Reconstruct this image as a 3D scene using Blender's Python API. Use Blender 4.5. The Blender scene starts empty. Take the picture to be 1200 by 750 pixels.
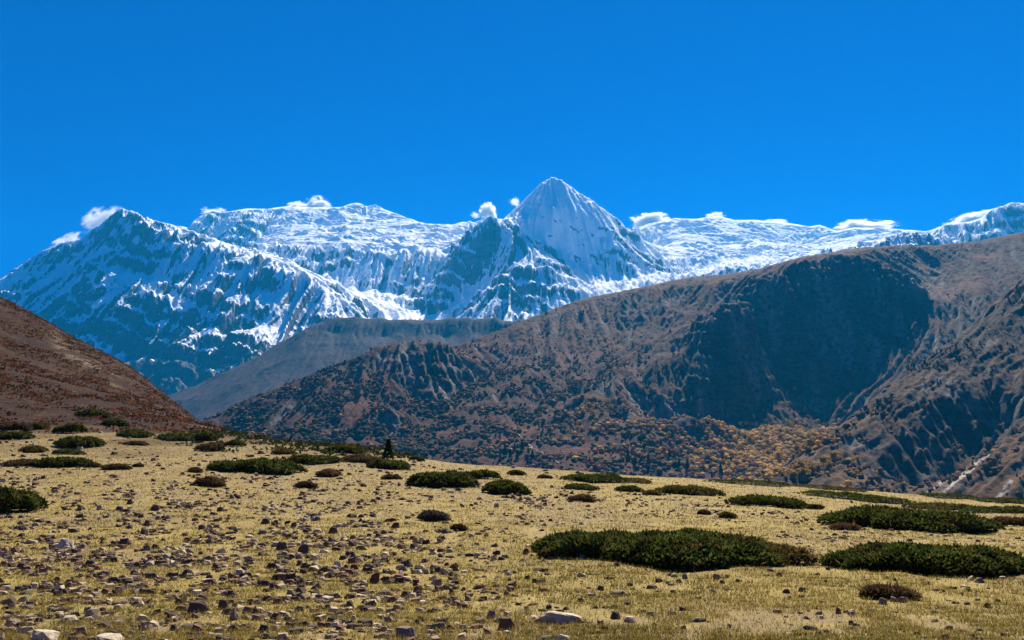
import bpy, math, random
import numpy as np
R = math.radians
sc = bpy.context.scene
col = sc.collection
# ------------------------------------------------------------------ camera, sky, sun, exposure
SUN_EL, SUN_AZ = 49.0, 19.0
PITCH = 11.54
cd = bpy.data.cameras.new("camera"); cam = bpy.data.objects.new("camera", cd); col.objects.link(cam)
cam.location = (0, 0, 1.6); cam.rotation_euler = (R(90 + PITCH), 0, 0)
cd.lens = 27.18; cd.sensor_width = 36; cd.clip_start = 0.1; cd.clip_end = 60000
sc.camera = cam
w = bpy.data.worlds.new("World"); sc.world = w; w.use_nodes = True
nt = w.node_tree; bg = nt.nodes['Background']
sky = nt.nodes.new('ShaderNodeTexSky'); sky.sky_type = 'NISHITA'; sky.sun_disc = False
sky.sun_elevation = R(SUN_EL); sky.sun_rotation = R(SUN_AZ)
sky.altitude = 3900; sky.air_density = 1.0; sky.dust_density = 0.3; sky.ozone_density = 3.0
tint = nt.nodes.new('ShaderNodeVectorMath'); tint.operation = 'MULTIPLY'; tint.inputs[1].default_value = (0.0, 0.155, 0.53)
nt.links.new(sky.outputs[0], tint.inputs[0]); nt.links.new(tint.outputs[0], bg.inputs[0])
bg.inputs[1].default_value = 0.10
sd = bpy.data.lights.new("sun", 'SUN'); sun = bpy.data.objects.new("sun", sd); col.objects.link(sun)
sd.energy = 5.0; sd.angle = R(0.5); sd.color = (1.0, 0.91, 0.76)
sun.rotation_euler = (R(90 - SUN_EL), 0, R(180 - SUN_AZ)); sun.location = (0, 0, 50)
vs = sc.view_settings; vs.view_transform = 'Standard'; vs.look = 'None'; vs.gamma = 1; vs.exposure = 1.1; vs.use_curve_mapping = False
sc.cycles.max_bounces = 6; sc.cycles.diffuse_bounces = 2; sc.cycles.volume_bounces = 3; sc.cycles.transparent_max_bounces = 8
sc.cycles.use_denoising = True
try: sc.cycles.denoising_prefilter = 'ACCURATE'
except Exception: pass

# ------------------------------------------------------------------ numeric helpers
F = 906.0; cp, sp = math.cos(R(PITCH)), math.sin(R(PITCH))
def P(px, py, D):
    u = (px - 600) / F; v = (375 - py) / F
    dy = cp - v * sp; dz = sp + v * cp
    k = D / dy
    return (u * k, D, 1.6 + dz * k)
def PX(x, y, z):
    """world -> photo pixel"""
    z = z - 1.6; d = y * cp + z * sp; vv = -y * sp + z * cp
    return 600 + F * x / d, 375 - F * vv / d
_rs = np.random.RandomState(7)
_perm = np.tile(_rs.permutation(512), 3).astype(np.int32)
_ga = _rs.rand(512) * 2 * np.pi
_gx = np.cos(_ga).astype(np.float32); _gy = np.sin(_ga).astype(np.float32)
def noise(x, y):
    x = np.asarray(x, np.float32); y = np.asarray(y, np.float32)
    xi = np.floor(x); yi = np.floor(y); fx = x - xi; fy = y - yi
    xi = xi.astype(np.int32) & 511; yi = yi.astype(np.int32) & 511
    x1 = (xi + 1) & 511; y1 = (yi + 1) & 511
    def g(a, b, dx, dy):
        h = _perm[_perm[a] + b]; return _gx[h] * dx + _gy[h] * dy
    n00 = g(xi, yi, fx, fy); n10 = g(x1, yi, fx - 1, fy); n01 = g(xi, y1, fx, fy - 1); n11 = g(x1, y1, fx - 1, fy - 1)
    ux = fx * fx * fx * (fx * (fx * 6 - 15) + 10); uy = fy * fy * fy * (fy * (fy * 6 - 15) + 10)
    a = n00 + ux * (n10 - n00); b = n01 + ux * (n11 - n01)
    return (a + uy * (b - a)) * 1.5
def fbm(x, y, o=5, g=0.5, l=2.03):
    s = 0; a = 1; 
    for i in range(o):
        s = s + a * noise(x + 17.3 * i, y - 9.1 * i); x = x * l; y = y * l; a *= g
    return s
def ridged(x, y, o=5, g=0.5, l=2.07):
    s = 0; a = 1; wgt = 1
    for i in range(o):
        n = (1 - np.abs(noise(x + 31.7 * i, y + 11.9 * i)) * 1.6)
        n = np.clip(n, 0, 1) ** 2; s = s + a * n * wgt; wgt = np.clip(n * 1.6, 0, 1)
        x = x * l; y = y * l; a *= g
    return s
def sm(a, b, x):
    t = np.clip((x - a) / (b - a), 0, 1); return t * t * (3 - 2 * t)
def dens(line, step):
    """densify a polyline of pixel control points"""
    out = []
    for a, b in zip(line[:-1], line[1:]):
        n = max(1, int(math.hypot(a[0] - b[0], a[1] - b[1]) / step))
        for i in range(n):
            t = i / n; out.append(tuple(a[k] + (b[k] - a[k]) * t for k in range(3)))
    out.append(line[-1]); return out
class Surf:
    def __init__(s): s.p = []; s.hook = lambda D: D
    def line(s, pts, step=22):
        s.p += [P(q[0], q[1], s.hook(q[2])) for q in dens(pts, step)]
    def pts(s, pts): s.p += [P(q[0], q[1], s.hook(q[2])) for q in pts]
    def wz(s, pts):            # (px, D, z) with the column taken at that depth
        for px, D, z in pts: s.p.append(((px - 600) / F * D * 1.0, D, z))
    def raw(s, pts): s.p += pts
    def fit(s, smooth=0.0, scale=1000.0):
        A = np.array(s.p, np.float64)
        _, idx = np.unique(np.round(A[:, :2] / (scale * 0.004)), axis=0, return_index=True); A = A[idx]
        n = len(A); X = A[:, :2] / scale
        d = np.sqrt(((X[:, None] - X[None]) ** 2).sum(-1)); K = -d + smooth * np.eye(n)
        Q = np.c_[np.ones(n), X]
        M = np.block([[K, Q], [Q.T, np.zeros((3, 3))]])
        s.w = np.linalg.solve(M, np.r_[A[:, 2], 0, 0, 0]); s.X = X; s.scale = scale
        return s
    def ev(s, x, y):
        sh = np.shape(x); x = np.ravel(x) / s.scale; y = np.ravel(y) / s.scale
        out = np.empty(len(x)); n = len(s.X); wt = s.w.astype(np.float32)
        for i in range(0, len(x), 40000):
            a = x[i:i + 40000].astype(np.float32); b = y[i:i + 40000].astype(np.float32)
            d = np.sqrt((a[:, None] - s.X[None, :, 0].astype(np.float32)) ** 2 + (b[:, None] - s.X[None, :, 1].astype(np.float32)) ** 2)
            out[i:i + 40000] = -d @ wt[:n] + wt[n] + wt[n + 1] * a + wt[n + 2] * b
        return out.reshape(sh)
def bil(h, x, y):
    x = np.clip(x, 0, h.shape[1] - 1.001); y = np.clip(y, 0, h.shape[0] - 1.001)
    xi = x.astype(np.int32); yi = y.astype(np.int32); fx = x - xi; fy = y - yi
    return (h[yi, xi] * (1 - fx) + h[yi, xi + 1] * fx) * (1 - fy) + (h[yi + 1, xi] * (1 - fx) + h[yi + 1, xi + 1] * fx) * fy
def blur(h, n=1):
    for _ in range(n):
        p = np.pad(h, 1, mode='edge')
        h = (p[1:-1, 1:-1] * 4 + 2 * (p[:-2, 1:-1] + p[2:, 1:-1] + p[1:-1, :-2] + p[1:-1, 2:]) + p[:-2, :-2] + p[2:, 2:] + p[:-2, 2:] + p[2:, :-2]) / 16
    return h
def erode(h, cell, n, batches, steps=50, seed=1, rate=0.35, cap=5.0, dep=0.12, inertia=0.25):
    """water droplets that carve gullies and lay fans; heights in cells"""
    h = (h / cell).astype(np.float64).copy(); H, W = h.shape; rs = np.random.RandomState(seed); net = np.zeros_like(h)
    for b in range(batches):
        x = rs.rand(n) * (W - 3) + 1; y = rs.rand(n) * (H - 3) + 1
        dx = np.zeros(n); dy = np.zeros(n); wat = np.ones(n); sed = np.zeros(n); vel = np.ones(n)
        for s in range(steps):
            xi = x.astype(np.int32); yi = y.astype(np.int32); fx = x - xi; fy = y - yi
            a = h[yi, xi]; bb = h[yi, xi + 1]; c = h[yi + 1, xi]; d = h[yi + 1, xi + 1]
            gx = (bb - a) * (1 - fy) + (d - c) * fy; gy = (c - a) * (1 - fx) + (d - bb) * fx
            h0 = (a * (1 - fx) + bb * fx) * (1 - fy) + (c * (1 - fx) + d * fx) * fy
            dx = dx * inertia - gx * (1 - inertia); dy = dy * inertia - gy * (1 - inertia)
            L = np.sqrt(dx * dx + dy * dy) + 1e-9; dx /= L; dy /= L
            nx = x + dx; ny = y + dy
            ok = (nx > 1) & (nx < W - 2) & (ny > 1) & (ny < H - 2)
            nx = np.clip(nx, 1, W - 2.01); ny = np.clip(ny, 1, H - 2.01)
            h1 = bil(h, nx, ny); dh = h1 - h0
            capn = np.maximum(-dh, 0.01) * vel * wat * cap
            up = dh > 0
            amt = np.where(up, np.minimum(dh, sed), np.where(sed > capn, (sed - capn) * dep, -np.minimum((capn - sed) * rate, -dh * 0.6)))
            amt = np.where(ok, amt, 0) ; sed = sed - amt
            am = amt * 0.6
            idx = yi * W + xi
            acc = np.bincount(idx, am * (1 - fx) * (1 - fy), H * W) + np.bincount(idx + 1, am * fx * (1 - fy), H * W) \
                + np.bincount(idx + W, am * (1 - fx) * fy, H * W) + np.bincount(idx + W + 1, am * fx * fy, H * W)
            h += np.clip(acc.reshape(H, W), -0.35, 0.35)
            vel = np.sqrt(np.maximum(vel * vel - dh * 0.9, 0.01)); vel = np.minimum(vel, 4); wat *= 0.98
            x, y = nx, ny
    return h * cell

def fall_lines(Zs, cell, lam, length, seed, o=2):
    """noise smeared along the fall line of Zs: gullies and ribs that run downhill"""
    H, W = Zs.shape; gy, gx = np.gradient(Zs); m = np.hypot(gx, gy) + 1e-6; gx = (gx / m).astype(np.float32); gy = (gy / m).astype(np.float32)
    yy, xx = np.mgrid[0:H, 0:W].astype(np.float32)
    N0 = fbm(xx * cell / lam + seed * 7.7, yy * cell / lam + seed * 3.1, o, 0.6).astype(np.float32)
    st = lam * 0.35 / cell; n = max(2, int(length / (st * cell))); acc = N0.copy(); cnt = 1.0
    for sg in (1, -1):
        x = xx.copy(); y = yy.copy()
        for k in range(n):
            xi = np.clip(x, 0, W - 1).astype(np.int32); yi = np.clip(y, 0, H - 1).astype(np.int32)
            x = x + sg * st * gx[yi, xi]; y = y + sg * st * gy[yi, xi]
            wk = 1 - k / n; xi = np.clip(x, 0, W - 1).astype(np.int32); yi = np.clip(y, 0, H - 1).astype(np.int32)
            acc += wk * N0[yi, xi]; cnt += wk * wk
    a = acc / math.sqrt(cnt); return a / (a.std() + 1e-6)
def mesh_np(name, V, faces, attrs=None, smooth=True, mat=None, parent=None, fattrs=None):
    me = bpy.data.meshes.new(name)
    V = np.ascontiguousarray(V, np.float32); faces = np.ascontiguousarray(faces, np.int32)
    n, k = faces.shape
    me.vertices.add(len(V)); me.vertices.foreach_set('co', V.ravel())
    me.loops.add(n * k); me.loops.foreach_set('vertex_index', faces.ravel())
    me.polygons.add(n); me.polygons.foreach_set('loop_start', np.arange(0, n * k, k, dtype=np.int32))
    me.polygons.foreach_set('use_smooth', np.full(n, smooth))
    me.update(calc_edges=True)
    for kx, a in (attrs or {}).items():
        a = np.asarray(a, np.float32)
        if a.ndim == 2:
            at = me.attributes.new(kx, 'FLOAT_COLOR', 'POINT'); at.data.foreach_set('color', np.c_[a, np.ones(len(a))].astype(np.float32).ravel())
        else:
            at = me.attributes.new(kx, 'FLOAT', 'POINT'); at.data.foreach_set('value', a.ravel())
    if mat: me.materials.append(mat)
    o = bpy.data.objects.new(name, me); col.objects.link(o)
    if parent: o.parent = parent
    return o
def grid_faces(H, W):
    i = np.arange(H * W, dtype=np.int32).reshape(H, W)
    return np.stack([i[:-1, :-1], i[:-1, 1:], i[1:, 1:], i[1:, :-1]], -1).reshape(-1, 4)
def tag(o, label=None, cat=None, group=None, kind=None):
    if label: o['label'] = label
    if cat: o['category'] = cat
    if group: o['group'] = group
    if kind: o['kind'] = kind
    return o

# ------------------------------------------------------------------ node helper
class NT:
    def __init__(s, name):
        s.m = bpy.data.materials.new(name); s.m.use_nodes = True; s.t = s.m.node_tree; s.b = s.t.nodes['Principled BSDF']
        s.b.inputs['Roughness'].default_value = 0.95; s.b.inputs['Specular IOR Level'].default_value = 0.15
    def n(s, ty, **k):
        x = s.t.nodes.new(ty)
        for a, v in k.items(): setattr(x, a, v)
        return x
    def l(s, a, b): s.t.links.new(a, b)
    def val(s, inp, v):
        if hasattr(v, 'is_output') or isinstance(v, bpy.types.NodeSocket): s.l(v, inp)
        else: inp.default_value = (*v, 1.0) if isinstance(v, tuple) and len(v) == 3 and inp.type == 'RGBA' else v
    def coord(s): return s.n('ShaderNodeTexCoord').outputs['Object']
    def mapping(s, scale=(1, 1, 1), rot=(0, 0, 0), vec=None):
        m = s.n('ShaderNodeMapping'); m.inputs['Scale'].default_value = scale; m.inputs['Rotation'].default_value = rot
        s.l(vec or s.coord(), m.inputs[0]); return m.outputs[0]
    def noise(s, scale, detail=6, rough=0.6, vec=None, dist=0):
        x = s.n('ShaderNodeTexNoise'); x.inputs['Scale'].default_value = scale; x.inputs['Detail'].default_value = detail
        x.inputs['Roughness'].default_value = rough; x.inputs['Distortion'].default_value = dist
        s.l(vec or s.coord(), x.inputs['Vector']); return x.outputs['Fac']
    def math(s, op, a, b=0.0, c=None, clamp=False):
        x = s.n('ShaderNodeMath', operation=op, use_clamp=clamp); s.val(x.inputs[0], a); s.val(x.inputs[1], b)
        if c is not None: s.val(x.inputs[2], c)
        return x.outputs[0]
    def ramp(s, v, lo, hi, a=0.0, b=1.0):
        x = s.n('ShaderNodeMapRange', interpolation_type='SMOOTHSTEP'); s.val(x.inputs[0], v); s.val(x.inputs[1], lo); s.val(x.inputs[2], hi)
        x.inputs[3].default_value = a; x.inputs[4].default_value = b; return x.outputs[0]
    def mix(s, f, a, b):
        x = s.n('ShaderNodeMix', data_type='RGBA'); s.val(x.inputs[0], f)
        for i, c in ((6, a), (7, b)):
            if isinstance(c, tuple): c = (*c, 1) if len(c) == 3 else c
            s.val(x.inputs[i], c)
        return x.outputs[2]
    def attr(s, name):
        return s.n('ShaderNodeAttribute', attribute_name=name)
    def base(s, c): s.val(s.b.inputs['Base Color'], c)
    def bump(s, h, strength=0.5, dist=1.0):
        x = s.n('ShaderNodeBump'); x.inputs['Strength'].default_value = strength; x.inputs['Distance'].default_value = dist
        s.l(h, x.inputs['Height']); s.l(x.outputs[0], s.b.inputs['Normal'])

# ================================================================== SNOW RANGE
def build_snow():
    S = Surf()
    sky_l = [(-420, 470, 8200), (-200, 400, 8200), (-60, 345, 8200), (0, 327, 8300), (20, 312, 8300), (50, 294, 8350), (75, 283, 8400), (95, 279, 8400), (120, 260, 8300), (133, 250, 8250),
             (146, 242, 8200), (160, 248, 8200), (180, 257, 8150), (200, 263, 8100), (225, 271, 8000), (260, 283, 7900), (300, 293, 7800), (335, 306, 7700), (365, 322, 7600), (395, 336, 7450)]
    S.line(sky_l, 12)
    S.wz([(x, 9300, 1500) for x in (-420, -200, -40, 60, 120)]); S.wz([(190, 8900, 2000), (250, 8500, 2150), (310, 8400, 2050)])
    # front of the left massif
    S.hook = lambda D: 8000 - (8000 - D) * 1.28 if D < 8000 else D
    S.line([(105, 276, 8320), (112, 292, 8050), (125, 310, 7800), (150, 322, 7600), (178, 328, 7450)], 12)
    S.line([(150, 250, 8130), (158, 275, 8010), (150, 295, 7900)], 12)
    S.line([(200, 268, 8040), (215, 290, 7800), (235, 318, 7500), (262, 350, 7150), (288, 395, 6750), (300, 440, 6350)], 14)
    S.line([(120, 300, 7850), (122, 340, 7350), (128, 362, 7150), (150, 400, 6900)], 14)
    S.line([(0, 352, 7800), (50, 372, 7300), (95, 355, 7330), (128, 342, 7330), (165, 348, 7250), (200, 352, 7200)], 14)
    S.pts([(40, 320, 8150), (75, 320, 8050), (40, 400, 7050), (90, 400, 7000), (30, 470, 6400), (110, 440, 6700), (180, 440, 6600), (200, 400, 6950), (180, 300, 7850), (190, 330, 7480), (200, 480, 6200),
           (245, 420, 6700), (230, 470, 6250), (-200, 480, 6600), (-60, 440, 6800), (-100, 390, 7600), (225, 300, 7780), (245, 380, 7050),
           (300, 330, 7400), (300, 385, 6950), (270, 320, 7600), (340, 348, 7240), (340, 395, 6800), (340, 440, 6300), (400, 400, 6700), (330, 480, 6000), (460, 420, 6300)])
    S.line([(162, 259, 7960), (185, 268, 7820), (225, 283, 7700), (262, 295, 7610), (300, 307, 7490), (335, 321, 7370), (365, 337, 7260), (395, 352, 7130)], 10)
    S.line([(110, 316, 7600), (120, 326, 7480), (150, 336, 7360), (178, 342, 7220)], 10)
    S.line([(10, 336, 7950), (40, 342, 7700), (75, 340, 7650)], 12); S.line([(210, 385, 6980), (218, 397, 6800), (235, 400, 6760)], 8)
    S.line([(300, 345, 7330), (340, 360, 7080), (372, 370, 6960), (420, 384, 6850)], 12)
    S.hook = lambda D: D
    # central plateau and ice fall
    S.line([(190, 266, 11200), (230, 258, 11400), (238, 250, 11600), (250, 247, 11800), (290, 245, 12100), (340, 242, 12200), (400, 242, 12000), (420, 236, 11500), (440, 239, 11500), (465, 250, 11400),
            (487, 259, 11100), (510, 263, 10900), (545, 259, 10700), (575, 256, 10500)], 14)
    S.line([(300, 286, 9100), (340, 290, 8900), (400, 297, 8750), (470, 300, 8700), (525, 300, 8700)], 20)
    S.line([(340, 312, 8600), (375, 325, 8450), (420, 338, 8300), (470, 338, 8300), (510, 330, 8350)], 20)
    S.line([(415, 345, 8000), (450, 358, 7750), (495, 370, 7450), (530, 374, 7200)], 20)
    S.pts([(440, 268, 10250), (430, 252, 11100), (380, 266, 10450), (300, 266, 10600), (500, 280, 9700), (550, 280, 9300), (430, 375, 7100), (480, 395, 6700)])
    # main pyramid
    S.line([(575, 256, 9300), (590, 257, 9150), (602, 245, 9100), (616, 232, 9050), (632, 216, 9000), (647, 206, 9000), (660, 212, 9000), (672, 221, 9000), (690, 232, 9050), (705, 243, 9100), (722, 255, 9150),
            (740, 272, 9150), (755, 290, 9000), (775, 308, 8800), (795, 326, 8500)], 10)
    S.line([(684, 236, 8960), (700, 256, 8760), (716, 278, 8600), (735, 302, 8460), (752, 322, 8330)], 10); S.pts([(705, 285, 8640), (722, 300, 8560), (720, 262, 9060), (740, 290, 8950)])
    S.line([(648, 222, 8830), (652, 236, 8640), (650, 252, 8470), (648, 268, 8430)], 8); S.pts([(634, 240, 8700), (674, 246, 8640), (664, 232, 8760)])
    S.pts([(620, 255, 8720), (680, 285, 8450), (625, 285, 8400), (680, 310, 8300), (715, 325, 8200), (650, 300, 8400), (700, 300, 8430)])
    S.line([(498, 366, 7700), (518, 338, 7900), (538, 304, 8050), (555, 278, 8200), (565, 262, 8280), (575, 253, 8300), (590, 260, 8280), (602, 270, 8200), (625, 288, 8100), (645, 305, 7950), (660, 318, 7850)], 10)
    S.pts([(560, 300, 8120), (550, 335, 7950), (585, 300, 8100), (520, 368, 7680), (560, 350, 7820)])
    S.line([(500, 374, 7250), (540, 358, 7350), (575, 338, 7450), (600, 320, 7520), (613, 311, 7550), (632, 318, 7500), (660, 330, 7450), (692, 345, 7400)], 12)
    S.pts([(613, 340, 7300), (600, 372, 6900), (560, 372, 7000), (650, 350, 7150), (650, 375, 6800), (600, 400, 6500), (700, 370, 6900)])
    S.line([(690, 335, 7900), (730, 328, 7950), (760, 330, 7950)], 20)
    S.wz([(575, 9900, 2900), (647, 10200, 2400), (720, 10300, 2500), (600, 12600, 2500), (400, 13300, 3300), (850, 13300, 3300)])
    # right plateau
    S.line([(742, 268, 10700), (760, 262, 11200), (790, 256, 11900), (840, 254, 12200), (880, 258, 12100), (920, 261, 11900), (960, 264, 11700), (1000, 266, 11600), (1040, 266, 11400), (1085, 270, 11200), (1160, 262, 11000), (1300, 262, 11000)], 16)
    S.line([(790, 318, 8300), (850, 314, 8250), (920, 312, 8200), (990, 312, 8200)], 22)
    S.line([(905, 260, 11800), (925, 285, 9900), (945, 300, 8900)], 16)
    S.pts([(930, 275, 10800), (940, 290, 10500), (965, 290, 9700)])
    S.pts([(800, 280, 10100), (860, 280, 10100), (1000, 285, 9900), (1060, 285, 9800), (800, 345, 7700), (900, 345, 7500), (1000, 340, 7500), (830, 300, 8950), (1010, 300, 8700)])
    # nearer blue ridges on the right
    S.line([(900, 330, 6700), (928, 306, 6600), (945, 300, 6600), (960, 298, 6600), (985, 292, 6550), (1010, 284, 6550), (1040, 279, 6500), (1062, 271, 6500), (1085, 272, 6500), (1105, 279, 6550), (1125, 287, 6600), (1160, 296, 6600)], 10)
    S.wz([(930, 7000, 1500), (1000, 7100, 1550), (1070, 7100, 1700), (1130, 7100, 1700)])
    S.pts([(1000, 320, 6200), (1060, 310, 6150), (930, 340, 6200), (1150, 325, 6200)])
    S.line([(1088, 276, 8300), (1100, 266, 8150), (1112, 262, 8050), (1135, 260, 8000), (1150, 256, 8000), (1162, 246, 8000), (1175, 241, 8000), (1188, 236, 8000), (1200, 239, 8000), (1230, 240, 8000), (1260, 225, 8000), (1320, 260, 8000), (1500, 330, 8000)], 10)
    S.pts([(1130, 275, 7850), (1187, 262, 7800), (1187, 300, 7300), (1250, 300, 7300), (1120, 300, 7300), (1215, 270, 7650)])
    S.wz([(1130, 9200, 2400), (1187, 9200, 2300), (1260, 9200, 2300)])
    S.raw([(x, 4700, 100) for x in range(-9000, 9001, 1500)]); S.raw([(x, 13500, 2200) for x in range(-9000, 9001, 2000)])
    S.fit(0.02, 1000)
    cell = 10.0
    xs = np.arange(-6400, 6401, cell); ys = np.arange(5250, 12900, cell)
    X, Y = np.meshgrid(xs, ys)
    wx = 55 * fbm(X / 420, Y / 420, 3); wy = 55 * fbm(X / 420 + 50, Y / 420 + 9, 3)
    Z0 = S.ev(X, Y)
    Z = S.ev(X + wx * 0.5, Y + wy * 0.5)
    gy, gx = np.gradient(blur(Z0, 3), cell); slope = np.hypot(gx, gy)
    ed = sm(0.25, 0.9, slope)                                         # steepness
    px, py = PX(X, Y, Z0)
    plateau = sm(8600, 9100, Y) * (1 - sm(0.75, 1.0, slope)) * ((px < 590) | (px > 745))
    plateau = np.clip(blur(plateau, 4), 0, 1)
    pyr = np.exp(-np.abs((px - 662) / 66) ** 3 - np.abs((py - 245) / 58) ** 4) * (Y > 8350) * (Y < 9500); pyr = blur(pyr, 12)      # the smooth ice face of the highest peak
    quiet = (1 - 0.5 * pyr) * (1 - plateau)
    Zs = blur(Z, 8)
    f1 = fall_lines(Zs, cell, 210, 620, 1); f2 = fall_lines(blur(Z, 3), cell, 75, 330, 2); f3 = fall_lines(blur(Z, 2), cell, 34, 150, 3)
    sh = lambda f: -np.abs(f) * 1.1 + .8 + .25 * f                      # sharp ribs, open gullies
    Z = Z + (sh(f1) * 46 + sh(f2) * 19 * (1 - .6 * pyr)) * (0.25 + 0.85 * ed) * quiet + sh(f3) * 7 * ed * (1 - .9 * pyr) * (1 - plateau)
    Z = Z + pyr * 22 * fbm(X / 260, Y / 260, 4, .55)
    tz = Z + 0.22 * X + 160 * fbm(X / 900, Y / 900, 3) + 40 * fbm(X / 150, Y / 150, 3)
    ta = sm(-.35, .25, fbm(X / 700 + 9, Y / 700, 3)) * (1 - pyr) * (1 - plateau) * ed
    Z = Z + (np.sin(tz * 6.283 / 210) * 36 + np.sin(tz * 6.283 / 83 + 1.3) * 11) * ta
    Z = Z + pyr * (np.sin((Z - .5 * np.abs(X - 530)) * 6.283 / 95 + 2 * wx / 55) * 5)
    Ze = erode(Z, cell, 90000, 1, 40, seed=3, rate=0.2)
    Z = Z + (Ze - Z) * (0.35 + 0.65 * (1 - pyr)) * (1 - plateau)
    # benches and seracs of ice on the two plateaux
    ter = 30 * (ridged((X + wx * 1.6) / 520 + 3, (Y + wy * 1.2) / 175, 3, 0.5) - 0.8) + 15 * (ridged((X + wx) / 170, (Y + wy) / 80 + 7, 3, 0.55) - 0.8) + 45 * fbm(X / 900, Y / 500, 2)
    Z = Z + ter * plateau * (0.35 + 1.0 * sm(-.35, .35, fbm(X / 700 + 5, Y / 420, 3)))
    Z = Z + 5 * fbm(X / 60, Y / 60, 4, 0.65) * (1 - .5 * pyr)
    # keep the relief below the crest line
    SK = [(-420, 470), (-200, 400), (-60, 345), (0, 327), (20, 312), (50, 294), (75, 283), (95, 279), (107, 270), (120, 260), (133, 250), (146, 242), (160, 248), (180, 257), (200, 263), (222, 268), (228, 256), (240, 249), (250, 247), (262, 249), (290, 245), (315, 245), (340, 242), (362, 244), (400, 243), (411, 239), (422, 236), (440, 239), (452, 245), (465, 250), (487, 259), (500, 262), (528, 263), (545, 259), (562, 257), (575, 252), (590, 257), (602, 245), (616, 232),
          (632, 216), (640, 209), (647, 205), (660, 211), (672, 220), (690, 231), (705, 242), (722, 254), (738, 268), (748, 266), (760, 262), (790, 256), (815, 257), (840, 253), (860, 258), (885, 258), (920, 261), (950, 266), (960, 264), (980, 271), (1000, 267), (1040, 267), (1060, 270), (1085, 271), (1098, 267), (1112, 261), (1135, 260), (1150, 255), (1162, 245), (1175, 241), (1188, 235), (1200, 238), (1230, 239), (1260, 224), (1320, 258), (1500, 330)]
    ska = np.array(SK, float); pxx, _ = PX(X, Y, Z); py_ = np.interp(pxx, ska[:, 0], ska[:, 1]) + 1.2 * noise(X / 130, Y / 130 * 0 + 3)
    v_ = (375 - py_) / F; zc = 1.6 + Y * (sp + v_ * cp) / (cp - v_ * sp); dz_ = Z - zc
    Z = np.where(dz_ > -40, zc - 40 + 40 * np.tanh((dz_ + 40) / 40), Z)
    gy, gx = np.gradient(blur(Z, 1), cell); slope = np.hypot(gx, gy)
    nz = fbm(X / 330, Y / 330, 5, 0.55)
    alt = sm(500, 1950, Z + 320 * nz)
    thr = 0.68 + 1.5 * alt                                          # steepness up to which snow holds
    snow = 1 - sm(thr - 0.3, thr + 0.3, slope + 0.35 * nz)
    snow = np.maximum(snow * sm(550, 1350, Z + 420 * nz) * (1 + .45 * alt), plateau * 1.5)
    band = sm(.25, .8, np.sin((Z + .35 * (X - 530) + 60 * nz) * 6.283 / 190)) * sm(3330, 3150, Z) * sm(-.3, .3, fbm(X / 180, Y / 180, 3))
    snow = np.maximum(snow, pyr * 0.98) - .5 * band * pyr
    N = NT("snow_and_rock")
    a = N.attr("snow").outputs['Fac']
    fine = N.noise(0.011, 12, 0.74)
    fine2 = N.noise(0.006, 10, 0.68, vec=N.mapping((1, 0.8, 3.6), (0.0, 0.22, 0.0)))
    f = N.math('ADD', a, N.math('MULTIPLY', N.math('SUBTRACT', fine, 0.5), 1.5))
    f = N.math('ADD', f, N.math('MULTIPLY', N.math('SUBTRACT', fine2, 0.5), 1.7))
    f = N.ramp(f, 0.40, 0.50)
    rock = N.mix(N.ramp(N.noise(0.006, 6, 0.6, vec=N.mapping((1, 1, 3))), 0.35, 0.65), (0.05, 0.05, 0.055), (0.15, 0.14, 0.135))
    N.base(N.mix(f, rock, (0.91, 0.92, 0.93)))
    hgt = N.math('ADD', N.noise(0.02, 6, 0.6), N.math('MULTIPLY', f, 0.12))
    N.bump(hgt, 0.75, 22.0)
    o = mesh_np("snow_mountains", np.stack([X, Y, Z], -1).reshape(-1, 3), grid_faces(*X.shape), {'snow': snow.ravel()}, True, N.m)
    tag(o, kind='structure')
    return xs, ys, Z

# ================================================================== HAZY MIDDLE HILL
def hill_material(name, base1, base2, rockc, screec):
    N = NT(name)
    big = N.noise(0.004, 6, 0.6); mid = N.noise(0.02, 6, 0.65); fine = N.noise(0.12, 4, 0.7)
    c = N.mix(N.ramp(big, 0.4, 0.6), base1, base2)
    c = N.mix(N.math('MULTIPLY', N.ramp(mid, 0.5, 0.68), 0.6), c, tuple(v * 0.5 for v in base1))
    c = N.mix(N.math('MULTIPLY', N.ramp(fine, 0.52, 0.7), 0.5), c, tuple(v * 1.7 for v in base2))
    rk = N.mix(N.ramp(N.noise(0.03, 6, 0.65, vec=N.mapping((1, 1, 3.5), (0.12, 0.1, 0))), 0.4, 0.62), rockc, tuple(v * 0.3 for v in rockc))
    c = N.mix(N.attr('rock').outputs['Fac'], c, rk)
    sc_ = N.math('MULTIPLY', N.attr('scree').outputs['Fac'], N.ramp(N.noise(0.05, 5, 0.7), 0.38, 0.6))
    c = N.mix(sc_, c, screec)
    N.base(c)
    N.bump(N.math('ADD', N.noise(0.03, 7, 0.65), N.math('MULTIPLY', N.noise(0.25, 3, 0.7), 0.15)), 0.7, 8.0)
    return N.m
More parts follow.
